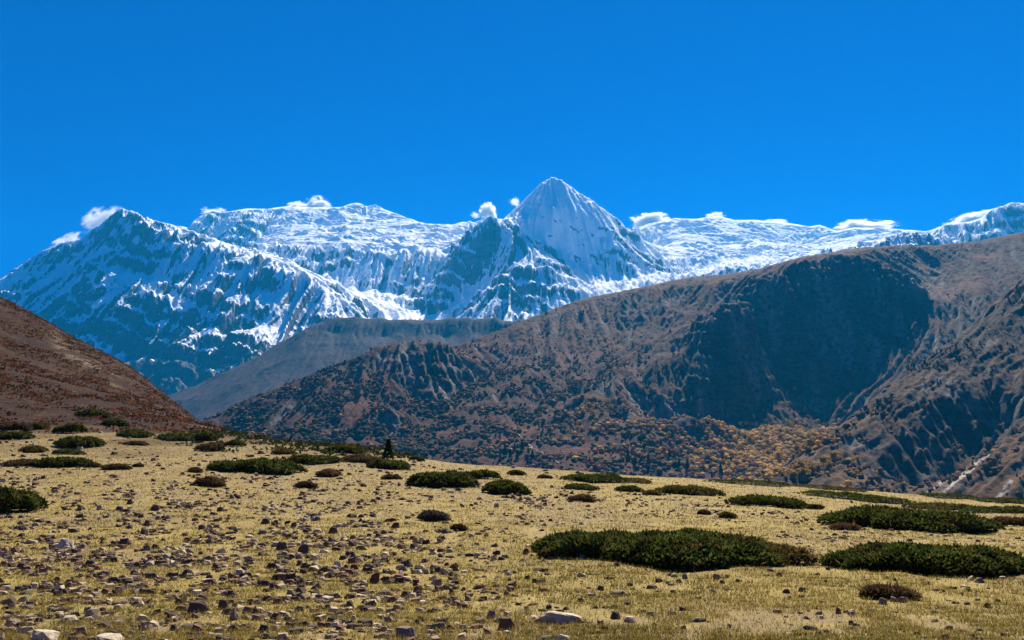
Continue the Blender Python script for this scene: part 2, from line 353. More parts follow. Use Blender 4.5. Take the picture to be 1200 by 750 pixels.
def build_mid():
    S = Surf()
    S.line([(40, 580, 4000), (120, 530, 4200), (165, 505, 4300), (205, 480, 4400), (250, 454, 4600), (300, 424, 4800), (340, 397, 5000), (365, 380, 5100), (385, 373, 5200), (400, 371, 5200), (450, 373, 5200), (520, 373, 5150), (580, 372, 5100), (610, 376, 5050), (640, 378, 5000), (720, 400, 4900), (900, 450, 4800)], 16)
    S.pts([(390, 392, 5060), (450, 396, 5030), (520, 396, 5000), (580, 396, 4950), (640, 400, 4850)])
    S.pts([(400, 430, 4600), (500, 430, 4500), (350, 440, 4500), (300, 470, 4250), (250, 495, 4000), (400, 480, 4150), (500, 480, 4000), (300, 540, 3600), (200, 540, 3700), (600, 480, 4000), (150, 580, 3500)])
    S.wz([(x, 6000, 500) for x in (100, 250, 400, 550, 700)]); S.raw([(x, 3200, -100) for x in range(-3000, 2001, 1000)]); S.raw([(x, 6200, 200) for x in range(-4000, 2001, 1000)])
    S.fit(0.01, 1000)
    cell = 9.0; xs = np.arange(-3600, 1500, cell); ys = np.arange(3300, 6100, cell); X, Y = np.meshgrid(xs, ys)
    Z0 = S.ev(X, Y); Z = Z0 + 12 * (ridged(X / 300, Y / 420, 5) - 0.9) + 3 * (ridged(X / 120, Y / 500, 3) - .8)
    Z = erode(Z, cell, 20000, 1, 45, seed=5, rate=0.2)
    gy, gx = np.gradient(blur(Z, 1), cell); slope = np.hypot(gx, gy)
    rock = sm(0.75, 1.1, slope + 0.2 * fbm(X / 150, Y / 150, 3))
    m = hill_material("far_hill_ground", (0.028, 0.018, 0.020), (0.055, 0.030, 0.028), (0.03, 0.03, 0.032), (0.35, 0.33, 0.3))
    tag(mesh_np("hazy_hill", np.stack([X, Y, Z], -1).reshape(-1, 3), grid_faces(*X.shape), {'rock': rock.ravel(), 'scree': np.zeros(X.size)}, True, m), kind='structure')

# ================================================================== DARK MOUNTAIN ACROSS THE VALLEY
def build_dark():
    S = Surf()
    S.line([(120, 560, 2000), (200, 515, 2080), (255, 488, 2150), (290, 472, 2180), (330, 454, 2220), (400, 424, 2300), (430, 411, 2330), (460, 405, 2350), (490, 399, 2380), (520, 404, 2400)], 14)
    S.line([(520, 404, 2400), (545, 400, 2700), (560, 397, 2850), (600, 381, 3000), (640, 367, 3100), (680, 351, 3200), (740, 339, 3300), (800, 327, 3300), (850, 321, 3250), (900, 317, 3150), (950, 302, 3050),
            (975, 298, 3050), (1000, 295, 3100), (1040, 289, 3200), (1100, 288, 3300), (1150, 282, 3400), (1200, 274, 3500), (1300, 262, 3600), (1500, 250, 3700)], 14)
    S.wz([(x, 4100, z) for x, z in ((100, -50), (300, 50), (500, 150), (650, 350), (800, 600), (950, 700), (1100, 800), (1300, 850), (1500, 850))])
    S.wz([(x, 2900, z) for x, z in ((200, -20), (300, 30), (400, 120), (480, 180))])
    # forested front left
    S.pts([(300, 540, 1700), (400, 550, 1700), (500, 560, 1700), (450, 480, 2000), (350, 500, 1950), (520, 450, 2250), (250, 540, 1850), (430, 440, 2210), (480, 430, 2270)])
    # spurs and gullies
    for L in ([(790, 385, 2800), (760, 402, 2620), (720, 430, 2400), (680, 465, 2180), (640, 500, 1980), (600, 528, 1830)],
              [(640, 410, 2680), (610, 430, 2460), (570, 460, 2250), (530, 490, 2060), (490, 525, 1860)],
              [(830, 470, 2150), (780, 500, 1980), (740, 525, 1820)]):
        S.line(L, 22)
    for L in ([(740, 385, 2950), (700, 445, 2440), (660, 490, 2160), (620, 525, 1920)], [(600, 420, 2680), (555, 452, 2370), (510, 490, 2120), (470, 520, 1950)], [(800, 425, 2500), (770, 460, 2260), (730, 495, 2040), (690, 525, 1880)]):
        S.line(L, 24)
    S.pts([(680, 385, 2900), (640, 395, 2850), (720, 362, 3100), (600, 400, 2820), (700, 365, 3080), (800, 355, 3020), (740, 370, 3000)])
    # cliff bowl
    S.line([(815, 392, 2480), (828, 374, 2490), (845, 358, 2500), (861, 351, 2510), (876, 356, 2510), (884, 366, 2500)], 10)
    S.line([(893, 345, 2750), (903, 326, 2820), (925, 312, 2850), (952, 304, 2860), (980, 301, 2860), (1003, 301, 2850), (1025, 307, 2820), (1045, 318, 2780), (1068, 330, 2740), (1084, 342, 2700)], 10)
    S.line([(1084, 342, 2700), (1078, 372, 2600), (1064, 408, 2480), (1045, 440, 2380), (1018, 473, 2280)], 14)
    S.line([(800, 400, 2500), (778, 430, 2380), (765, 465, 2260), (758, 490, 2170)], 14)
    S.line([(770, 500, 2120), (800, 500, 2150), (840, 505, 2170), (868, 509, 2190), (892, 485, 2350), (905, 470, 2380), (930, 475, 2400), (955, 498, 2330), (975, 508, 2250), (1000, 490, 2270)], 12)
    S.line([(893, 362, 2790), (898, 385, 2750), (901, 412, 2660), (897, 450, 2500)], 12)
    S.pts([(850, 430, 2330), (930, 400, 2600), (980, 400, 2600), (1030, 390, 2620), (1000, 450, 2450), (950, 440, 2500), (830, 450, 2270)])
    S.line([(1060, 330, 2900), (1085, 345, 2790), (1095, 352, 2720)], 10); S.pts([(1075, 312, 3050), (1120, 310, 3050)])
    S.line([(1200, 325, 2750), (1150, 335, 2720), (1110, 352, 2640), (1090, 380, 2540), (1070, 415, 2430)], 16)
    S.pts([(1120, 400, 2400), (1160, 375, 2450), (1200, 390, 2300), (1100, 450, 2150), (1050, 470, 2120), (1150, 300, 3150)])
    # slopes below the cliff
    S.line([(905, 478, 2330), (912, 500, 2150), (920, 525, 1950), (925, 548, 1780)], 14)
    S.pts([(860, 530, 1950), (820, 525, 1980), (790, 540, 1820), (970, 530, 1950), (1010, 510, 2050), (850, 565, 1650), (920, 575, 1550), (760, 560, 1650), (700, 560, 1650), (600, 560, 1650), (1000, 560, 1750)])
    S.raw([(x, 1350, -160) for x in range(-1500, 3000, 400)]); S.raw([(x, 4300, 0) for x in range(-2500, 5000, 800)])
    S.raw([(-1500, 2200, -120), (-1100, 1700, -120), (-1700, 3000, -120)])
    S.fit(0.008, 1000)
    cell = 5.0; xs = np.arange(-1500, 3000, cell); ys = np.arange(1400, 4000, cell); X, Y = np.meshgrid(xs, ys)
    wx = 18 * fbm(X / 120, Y / 120, 3); wy = 18 * fbm(X / 120 + 40, Y / 120, 3)
    Z0 = S.ev(X, Y); Z = S.ev(X + wx * .6, Y + wy * .6)
    gy, gx = np.gradient(blur(Z0, 2), cell); slope = np.hypot(gx, gy); ed = sm(0.25, 0.9, slope)
    sh = lambda f: -np.abs(f) * 1.1 + .8 + .25 * f
    g1 = fall_lines(blur(Z, 8), cell, 95, 330, 4); g2 = fall_lines(blur(Z, 3), cell, 34, 150, 5); g3 = fall_lines(blur(Z, 2), cell, 16, 60, 6)
    Z = Z + (sh(g1) * 11 + sh(g2) * 4.5 + sh(g3) * 2) * (0.3 + .8 * ed)
    cl = sm(0.75, 1.1, blur(slope, 4))
    Z = Z + cl * (16 * (ridged((X + wx * 2) / 170, Y / 900, 3, .55) - .8) + sh(g2) * 6 + 7 * np.sin((Z + .1 * X + 12 * fbm(X / 90, Y / 90, 3)) * 6.283 / 42))
    Z = erode(Z, cell, 40000, 1, 40, seed=8, rate=0.15)
    Z = Z + 1.6 * fbm(X / 22, Y / 22, 3, .6)
    gy, gx = np.gradient(blur(Z, 1), cell); slope = np.hypot(gx, gy)
    n = fbm(X / 130, Y / 130, 4)
    rock = sm(0.85, 1.2, slope + 0.2 * n); gul = sm(.35, -.5, sh(g1)) * sm(.8, 1.1, blur(slope, 3)) * .8
    px, py = PX(X, Y, Z)
    sc_ = np.exp(-(((px - 1078) / 26) ** 2 + ((py - 332) / 16) ** 2)) + 0.5 * sm(0.2, 0.6, n) * sm(0.55, 0.8, slope) + gul
    m = hill_material("autumn_scrub", (0.030, 0.010, 0.008), (0.075, 0.022, 0.010), (0.075, 0.066, 0.058), (0.22, 0.19, 0.165))
    tag(mesh_np("dark_mountain", np.stack([X, Y, Z], -1).reshape(-1, 3), grid_faces(*X.shape), {'rock': rock.ravel(), 'scree': np.clip(sc_, 0, 1).ravel()}, True, m), kind='structure')
    return xs, ys, Z, slope

def build_near_ridge():
    S = Surf()
    S.line([(1500, 150, 2300), (1300, 262, 2050), (1200, 325, 1850), (1180, 342, 1820), (1160, 362, 1780), (1130, 390, 1720), (1095, 416, 1650), (1060, 442, 1590), (1020, 470, 1520), (1000, 487, 1480), (960, 516, 1400), (920, 545, 1310), (880, 570, 1230), (820, 600, 1150)], 14)
    S.wz([(1500, 2700, 400), (1200, 2300, 150), (1100, 2150, 50), (1000, 1900, -80), (900, 1650, -150), (800, 1500, -160)])
    S.pts([(1200, 420, 1530), (1150, 440, 1500), (1100, 455, 1480), (1050, 490, 1420), (1000, 520, 1350), (950, 560, 1200), (1030, 560, 1210), (1300, 420, 1550)])
    S.line([(1200, 430, 1500), (1160, 442, 1470), (1110, 462, 1440), (1080, 490, 1400), (1062, 525, 1330)], 14)
    S.line([(1170, 500, 1390), (1140, 540, 1330), (1110, 575, 1260), (1075, 585, 1240)], 14)
    S.line([(1400, 420, 1350), (1300, 450, 1300), (1200, 505, 1240), (1160, 532, 1200), (1120, 560, 1150), (1085, 588, 1090)], 14)
    S.pts([(1250, 560, 1080), (1180, 585, 1060), (1200, 610, 1000), (1100, 610, 1020), (1300, 560, 1050)])
    S.raw([(x, 850, -160) for x in range(0, 2600, 300)]); S.raw([(200, 1200, -170), (100, 1600, -170)])
    S.fit(0.006, 1000)
    cell = 3.2; xs = np.arange(150, 2150, cell); ys = np.arange(880, 2350, cell); X, Y = np.meshgrid(xs, ys)
    Z0 = S.ev(X, Y); gy, gx = np.gradient(blur(Z0, 3), cell); slope = np.hypot(gx, gy); ed = sm(0.25, 0.9, slope)
    wx = 12 * fbm(X / 90, Y / 90, 3)
    sh = lambda f: -np.abs(f) * 1.1 + .8 + .25 * f
    g1 = fall_lines(blur(Z0, 8), cell, 60, 200, 7); g2 = fall_lines(blur(Z0, 4), cell, 20, 90, 8)
    Z = Z0 + (sh(g1) * 5 + sh(g2) * 1.8) * (.3 + .8 * ed) + 5.5 * (ridged((-.578 * X + .816 * Y) / 30 + wx / 30, (.816 * X + .578 * Y) / 240, 4) - .8)
    Z = erode(Z, cell, 30000, 1, 30, seed=11, rate=0.12)
    Z = Z + 1.3 * fbm(X / 12, Y / 12, 3, .6)
    gy, gx = np.gradient(blur(Z, 1), cell); slope = np.hypot(gx, gy)
    n = fbm(X / 80, Y / 80, 4)
    rock = sm(0.6, 0.95, slope + 0.3 * n); px, py = PX(X, Y, Z)
    q = (px - 1100) * 0.78 + (py - 575) * 0.62                      # pale chutes of the lower spur
    sc_ = 0.3 * sm(0.25, 0.7, n)
    for (a, b, c, d, wd) in ((1104, 578, 1158, 532, 3.0), (1086, 578, 1112, 560, 2.5), (1168, 585, 1185, 565, 2.0)):
        t = np.clip(((px - a) * (c - a) + (py - b) * (d - b)) / ((c - a) ** 2 + (d - b) ** 2), 0, 1)
        dd = np.hypot(px - a - t * (c - a), py - b - t * (d - b)) + 1.5 * n
        sc_ = np.maximum(sc_, 1.6 * (1 - sm(wd * .4, wd, dd)) * (Y < 1330))
    m = hill_material("rocky_scrub", (0.032, 0.017, 0.012), (0.095, 0.045, 0.018), (0.07, 0.062, 0.058), (0.36, 0.33, 0.29))
    tag(mesh_np("rocky_ridge", np.stack([X, Y, Z], -1).reshape(-1, 3), grid_faces(*X.shape), {'rock': rock.ravel(), 'scree': np.clip(sc_, 0, 1.6).ravel()}, True, m), kind='structure')
    return xs, ys, Z, slope

# ================================================================== GROUND
GS = Surf()
def ground_fit():
    G = GS
    cols = {-500: [(750, 7.5), (700, 11), (650, 17), (600, 29), (560, 46), (500, 75), (300, 180), (150, 300)],
            0: [(750, 7.5), (700, 11), (650, 17), (600, 29), (560, 48), (530, 70), (505, 95), (480, 118), (420, 180), (352, 262)],
            100: [(750, 7.5), (700, 11), (650, 17), (600, 29), (560, 49), (530, 72), (505, 98), (490, 113), (460, 160), (416, 238)],
            200: [(750, 7.5), (700, 11), (650, 17), (600, 29), (570, 43), (545, 60), (520, 84), (505, 108), (493, 140), (484, 182)],
            300: [(750, 7.5), (700, 11), (650, 17), (600, 30), (570, 45), (550, 60), (530, 75), (515, 92), (508, 112)],
            450: [(750, 7.5), (700, 11), (650, 17), (600, 30), (570, 47), (550, 62), (540, 72), (527, 92)],
            600: [(750, 7.5), (700, 11), (650, 16.5), (620, 23), (600, 31), (580, 43), (560, 60), (547, 80)],
            800: [(750, 7.5), (700, 11.2), (660, 15.2), (630, 21), (600, 33), (585, 44), (570, 62), (560, 84)],
            1000: [(750, 7.5), (700, 11.3), (660, 16), (630, 22.5), (610, 31), (595, 46), (583, 66), (575, 88)],
            1200: [(750, 7.5), (700, 11.5), (660, 16.5), (635, 23), (615, 33), (602, 50), (595, 70), (591, 88)],
            1700: [(750, 7.5), (690, 12), (650, 19), (630, 27), (615, 45), (606, 85)]}
    for px, L in cols.items():
        G.pts([(px, py, D) for py, D in L])
    # hill silhouette
    G.line([(-250, 220, 330), (-100, 300, 290), (0, 351, 262), (30, 362, 258), (60, 380, 252), (110, 417, 238), (165, 462, 206), (200, 484, 182), (225, 494, 160), (262, 505, 132), (300, 509, 114)], 14)
    G.raw([(x, -30, 0) for x in (-200, -60, 0, 60, 200)] + [(x, 2, 0) for x in (-20, -6, 0, 6, 20)])
    for px, D, dz in ((350, 110, 0), (450, 100, 0), (600, 92, 0), (800, 96, 0), (1000, 100, 0), (1200, 100, 0), (1700, 100, 0), (300, 125, 0), (225, 185, 0), (165, 235, 0), (110, 270, 0), (0, 300, 0), (-250, 380, 0)):
        pass
    # the brink: from here the ground falls away
    brink = [(1700, 606, 85), (1200, 591, 88), (1000, 575, 88), (800, 560, 84), (600, 547, 80), (450, 527, 92), (300, 508, 114), (225, 494, 160), (165, 462, 206), (110, 417, 238), (0, 351, 262), (-250, 220, 330)]
    for q in brink:
        x, y, z = P(*q)
        for d, dz in ((25, 6), (70, 28), (200, 110)):
            G.raw([(x + d * 0.25, y + d, z - dz)])
    G.raw([(x, 700, -165) for x in (-500, -200, 0, 300, 600, 900)] + [(x, 1100, -175) for x in (-1000, -300, 300, 1000)])
    G.fit(0.0, 100)
ground_fit()
def ground_far(x, y, z):
    r = np.hypot(x, y)
    k = sm(600, 1100, r) ; return z * (1 - k) + (-175) * k
def gh(x, y):
    """height of the plateau"""
    x = np.asarray(x, float); y = np.asarray(y, float)
    z = GS.ev(x, y)
    r = np.hypot(x, y)
    near = sm(2.0, 7.0, y)
    z = z * near
    z = z + 0.05 * fbm(x / 2.3, y / 2.3, 3) * sm(3, 10, r) + 0.22 * fbm(x / 17, y / 17, 3) * sm(18, 60, r) + 1.6 * fbm(x / 45, y / 45, 4) * sm(120, 180, y)
    z = z + 0.018 * fbm(x / 0.42, y / 0.42, 2)
    return ground_far(x, y, z)
def build_ground():
    th = np.concatenate([np.linspace(-180, -46, 40)[:-1], np.linspace(-46, 46, 1000), np.linspace(46, 180, 40)[1:]]) * np.pi / 180
    r = np.concatenate([[0.3, 1.5, 3], np.geomspace(4.5, 400, 620), np.geomspace(420, 30000, 50)])
    T, RR = np.meshgrid(th, r)
    X = RR * np.sin(T); Y = RR * np.cos(T); Z = gh(X, Y)
    N = NT("turf")
    c1 = N.noise(0.35, 6, 0.65); c2 = N.noise(2.2, 6, 0.7); c3 = N.noise(22, 4, 0.75); c4 = N.noise(0.05, 5, 0.6)
    c = N.mix(N.ramp(c1, 0.38, 0.62), (0.235, 0.172, 0.042), (0.315, 0.235, 0.075))
    c = N.mix(N.math('MULTIPLY', N.ramp(c2, 0.48, 0.66), 0.7), c, (0.17, 0.14, 0.035))
    c = N.mix(N.math('MULTIPLY', N.ramp(c3, 0.52, 0.68), 0.65), c, (0.13, 0.095, 0.04))
    c = N.mix(N.math('MULTIPLY', N.ramp(c3, 0.5, 0.3), 0.45), c, (0.46, 0.37, 0.15))
    soil = N.math('MULTIPLY', N.attr('stony').outputs['Fac'], N.ramp(N.noise(1.6, 6, 0.7), 0.36, 0.56))
    c = N.mix(soil, c, (0.215, 0.155, 0.085))
    hill = N.attr('hill').outputs['Fac']
    hc = N.mix(N.ramp(N.noise(0.06, 7, 0.68), 0.42, 0.6), (0.024, 0.008, 0.005), (0.052, 0.020, 0.009))
    hc = N.mix(N.math('MULTIPLY', N.ramp(N.noise(0.35, 6, 0.75), 0.5, 0.62), 0.75), hc, (0.025, 0.018, 0.010))
    hc = N.mix(N.math('MULTIPLY', N.ramp(N.noise(0.9, 5, 0.7), 0.56, 0.66), 0.7), hc, (0.12, 0.075, 0.04))
    hc = N.mix(N.attr('scree').outputs['Fac'], hc, (0.16, 0.12, 0.07))
    c = N.mix(hill, c, hc)
    c = N.mix(N.math('MULTIPLY', N.ramp(N.noise(0.9, 5, 0.75), .55, .68), .45), c, (0.13, 0.085, 0.04))
    N.base(c)
    N.bump(N.math('ADD', N.math('MULTIPLY', N.noise(9, 6, 0.75), 0.35), N.math('MULTIPLY', N.noise(0.8, 6, 0.75), N.math('MULTIPLY_ADD', hill, 9.0, 0.8))), 0.8, 0.12)
    px, py = PX(X, np.maximum(Y, .5), Z)
    hm = sm(58, 118, Y + 0.15 * (-X) + 14 * fbm(X / 12, Y / 12, 3)) * (X < 20) * sm(0, 8, Z + 6 * fbm(X / 14, Y / 14, 3)) * (Y > 60)
    hm = np.maximum(hm, sm(330, 420, RR))
    st = np.clip(0.3 + 1.0 * fbm(X / 5, Y / 5, 4) + 0.55 * sm(640, 580, py) * sm(760, 500, px) + .5 * sm(572, 545, py) * sm(500, 400, px), 0, 1) * (Y > 1)
    st = st * 0.8
    t = np.clip((px - 62) / 78, 0, 1); yl = 392 + t * 50
    scr = (np.exp(-((py - yl - 6) / 11.0) ** 2) * sm(55, 70, px) * sm(150, 130, px)) * (Y > 100) * sm(-.15, .35, fbm(X / 9, Y / 9, 4))
    o = mesh_np("ground", np.stack([X, Y, Z], -1).reshape(-1, 3), grid_faces(*X.shape)[:, ::-1], {'hill': hm.ravel(), 'stony': st.ravel(), 'scree': np.clip(scr, 0, 1).ravel()}, True, N.m)
    tag(o, kind='structure')

def build_haze():
    x0, x1, y0, y1, z0, z1 = -9500, 9500, -60, 13150, -177.5, 4330
    V = [(x, y, z) for z in (z0, z1) for y in (y0, y1) for x in (x0, x1)]
    Fc = [(0, 2, 3, 1), (4, 5, 7, 6), (0, 1, 5, 4), (2, 6, 7, 3), (0, 4, 6, 2), (1, 3, 7, 5)]
    m = bpy.data.materials.new("haze"); m.use_nodes = True; t = m.node_tree; t.nodes.remove(t.nodes['Principled BSDF'])
    v = t.nodes.new('ShaderNodeVolumePrincipled'); v.inputs['Color'].default_value = (0.012, 0.46, 1.0, 1); v.inputs['Density'].default_value = HAZE; v.inputs['Anisotropy'].default_value = 0.2
    t.links.new(v.outputs[0], t.nodes['Material Output'].inputs['Volume'])
    try: m.cycles.homogeneous_volume = True
    except Exception: pass
    o = mesh_np("haze", np.array(V), np.array(Fc), None, False, m); tag(o, kind='stuff')
HAZE = 3.1e-5
build_ground()
SNOW = build_snow()
build_mid()
DARK = build_dark()
NEAR = build_near_ridge()
build_haze()

# ================================================================== SCREEN TO GROUND
_pxs = np.linspace(-300, 1500, 91); _pys = np.linspace(480, 800, 161); _Ds = np.geomspace(4.5, 330, 260)
def build_dmap():
    out = np.full((len(_pys), len(_pxs)), np.nan)
    for i, px in enumerate(_pxs):
        u = (px - 600) / F
        v = (375 - _pys) / F; dy = cp - v * sp; dz = sp + v * cp
        k = _Ds[None, :] / dy[:, None]
        x = u * k; z = 1.6 + dz[:, None] * k; y = np.broadcast_to(_Ds[None, :], z.shape)
        g = gh(x[::8], y[::8])                                   # column heights hardly change with k: interpolate
        G = np.empty_like(z)
        for j in range(len(_pys)):
            a = min(j // 8, g.shape[0] - 1); b = min(a + 1, g.shape[0] - 1); t = (j - a * 8) / 8 if b > a else 0
            G[j] = g[a] * (1 - t) + g[b] * t
        below = z < G
        first = np.argmax(below, 1); ok = below.any(1)
        out[:, i] = np.where(ok, _Ds[first], np.nan)
    return out
DMAP = build_dmap()
def hitD(px, py):
    a = (np.asarray(px, float) + 300) / 20; b = (np.asarray(py, float) - 480) / 2
    return bil(DMAP, a, b)
def hit(px, py):
    D = float(hitD(px, py))
    if D != D: D = 90.0
    x, y, z = P(px, py, D); return x, y, float(gh(x, y)), D

# ================================================================== SHRUBS
def foliage_material(name, c1, c2, tip, trans=0.35):
    N = NT(name)
    t = N.attr('tone').outputs['Fac']; b = N.attr('brown').outputs['Fac']
    c = N.mix(t, c1, c2); c = N.mix(b, c, tip); N.base(c)
    N.b.inputs['Roughness'].default_value = 0.8
    tr = N.n('ShaderNodeBsdfTranslucent'); N.l(c, tr.inputs[0]); mx = N.n('ShaderNodeMixShader'); mx.inputs[0].default_value = trans
    N.l(N.b.outputs[0], mx.inputs[1]); N.l(tr.outputs[0], mx.inputs[2]); N.l(mx.outputs[0], N.t.nodes['Material Output'].inputs['Surface'])
    return N.m
FM = {'g': foliage_material('juniper_foliage', (0.020, 0.034, 0.008), (0.15, 0.19, 0.035), (0.20, 0.105, 0.04)),
      'o': foliage_material('olive_foliage', (0.04, 0.042, 0.012), (0.21, 0.19, 0.045), (0.17, 0.10, 0.04)),
      'b': foliage_material('brown_foliage', (0.045, 0.028, 0.015), (0.17, 0.11, 0.05), (0.22, 0.15, 0.07)),
      'd': foliage_material('dead_twigs', (0.05, 0.045, 0.04), (0.16, 0.14, 0.12), (0.12, 0.10, 0.08))}
def twig_mat():
    N = NT('woody_branches'); N.base(N.mix(N.noise(6, 4, .7), (0.02, 0.018, 0.01), (0.05, 0.04, 0.025))); return N.m
TWIG = twig_mat()
def sprigs(c, nrm, L, wd, rs, bend=0.5):
    """kite-shaped crossed leaves at points c along nrm"""
    n = len(c); r = rs.randn(n, 3); d = nrm + r * bend; d /= np.linalg.norm(d, axis=1)[:, None]
    a = np.cross(d, rs.randn(n, 3)); a /= np.linalg.norm(a, axis=1)[:, None] + 1e-9; b = np.cross(d, a)
    L = L[:, None]; wd = wd[:, None]
    V = []
    for q in (a, b):
        V += [c - d * L * .15, c + d * L * .45 + q * wd, c + d * L, c + d * L * .45 - q * wd]
    V = np.stack(V, 1).reshape(-1, 3); f = np.arange(n * 8).reshape(-1, 4)
    return V, f
def make_shrub(i, x0, x1, top, bot, ty, label, dead=0):
    rs = np.random.RandomState(100 + i)
    cx = (x0 + x1) / 2; bx, by, bz, D = hit(cx, bot)
    W = (x1 - x0) * D / F / 2
    dep = min(W * 0.62, 0.42 * max(2.2, D * 0.25))
    X0, Y0 = cx, D + dep
    xc = (cx - 600) / F * (D + dep) / (cp - (375 - bot) / F * sp) * 1.0
    zc = float(gh(xc, Y0))
    zt = P(cx, top, Y0 + dep * 0.15)[2]; h = min(max((zt - zc) * .62, 0.12), 1.1 if W > 1 else 0.6)
    W = W * (1 + dep / D)
    root = bpy.data.objects.new('shrub' if ty != 'd' else 'dead_shrub', None); col.objects.link(root); root.location = (xc, Y0, zc)
    tag(root, label, 'shrub', 'low shrubs growing on the plateau')
    ph = rs.rand() * 6
    def rad(a): return 0.98 + 0.14 * np.sin(2 * a + ph) * (abs(dep / W) > .3) + 0.12 * np.sin(3 * a + 2 * ph) + 0.09 * np.sin(5 * a + 3 * ph) + 0.07 * np.sin(9 * a + ph)
    def prof(r): return np.sqrt(np.clip(1 - r ** 2.6, 0, 1))
    def surf(a, r, lift=1.0):
        rr = r * rad(a); x = rr * np.cos(a) * W * .92; y = rr * np.sin(a) * dep
        lump = 1 + 0.22 * fbm((x + xc) / 0.5, (y + Y0) / 0.5, 3) + 0.25 * noise((x + xc) / 1.7, (y + Y0) / 1.7)
        z = h * 0.86 * prof(r) * lump * lift
        return x, y, z
    A = np.linspace(0, 2 * np.pi, 37)[:-1]; rr = np.linspace(0.02, 0.97, 10)
    TA, TR = np.meshgrid(A, rr); x, y, z = surf(TA, TR, 0.80)
    gz = gh(x + xc, y + Y0) - zc
    V = np.stack([x, y, z + gz - 0.02], -1).reshape(-1, 3)
    ii = np.arange(360).reshape(10, 36); f = np.stack([ii[:-1], np.roll(ii[:-1], -1, 1), np.roll(ii[1:], -1, 1), ii[1:]], -1).reshape(-1, 4)
    br = mesh_np('branches', V, f, None, True, TWIG, root)
    px_w = (x1 - x0); n = int(min(26000, 300 + px_w * max(bot - top, 8) * 1.3))
    a = rs.rand(n) * 2 * np.pi; r = np.sqrt(rs.rand(n)); x, y, z = surf(a, r)
    gz = gh(x + xc, y + Y0) - zc
    e = 0.02; x2, y2, z2 = surf(a, np.clip(r + e, 0, 1)); out = np.stack([np.cos(a), np.sin(a), np.zeros(n)], -1)
    nr = out * (0.25 + 1.1 * r[:, None] ** 3) + np.array([0, 0, 0.75])
    nr /= np.linalg.norm(nr, axis=1)[:, None]
    tw = rs.rand(n) > .985
    L = (0.095 if ty == 'g' else 0.10) * (0.6 + 0.8 * rs.rand(n)) * max(1.0, D / 22); L = np.minimum(L, 0.22 * h + 0.07) * np.where(tw, 2.1, 1)
    wd = L * np.where(tw, .05, (0.24 if ty in 'go' else 0.12))
    c = np.stack([x, y, z * (0.82 + 0.22 * rs.rand(n)) + gz], -1)
    V, f = sprigs(c, nr, L, np.maximum(wd, np.where(tw, .3, 0.55) * D / F), rs, 0.6)
    V[:, 2] = np.maximum(V[:, 2], np.repeat(gz, 8) - 0.01)
    tone = np.repeat(np.clip(rs.rand(n) ** 1.3 * .8 + 0.35 * fbm(c[:, 0] / .5, c[:, 1] / .5, 2), 0, 1), 8)
    bro = np.clip(0.15 * (rs.rand(n) > .86) + (dead if isinstance(dead, (int, float)) else 0) + sm(0.25, 0.7, fbm(c[:, 0] / .8 + 5, c[:, 1] / .8 + ph, 2)) * (.15 if ty == 'g' else .6) + .35 * tw + .4 * sm(.45, .75, fbm(c[:, 0] / .35 + 9, c[:, 1] / .35 + ph, 3)), 0, 1)
    if dead == 'right': bro = np.clip(bro + sm(0.35, 0.8, c[:, 0] / W + .25 * c[:, 1] / dep) * .5, 0, 1)
    mesh_np('foliage', V, f, {'tone': tone, 'brown': np.repeat(bro, 8)}, False, FM[ty], root)
    return root
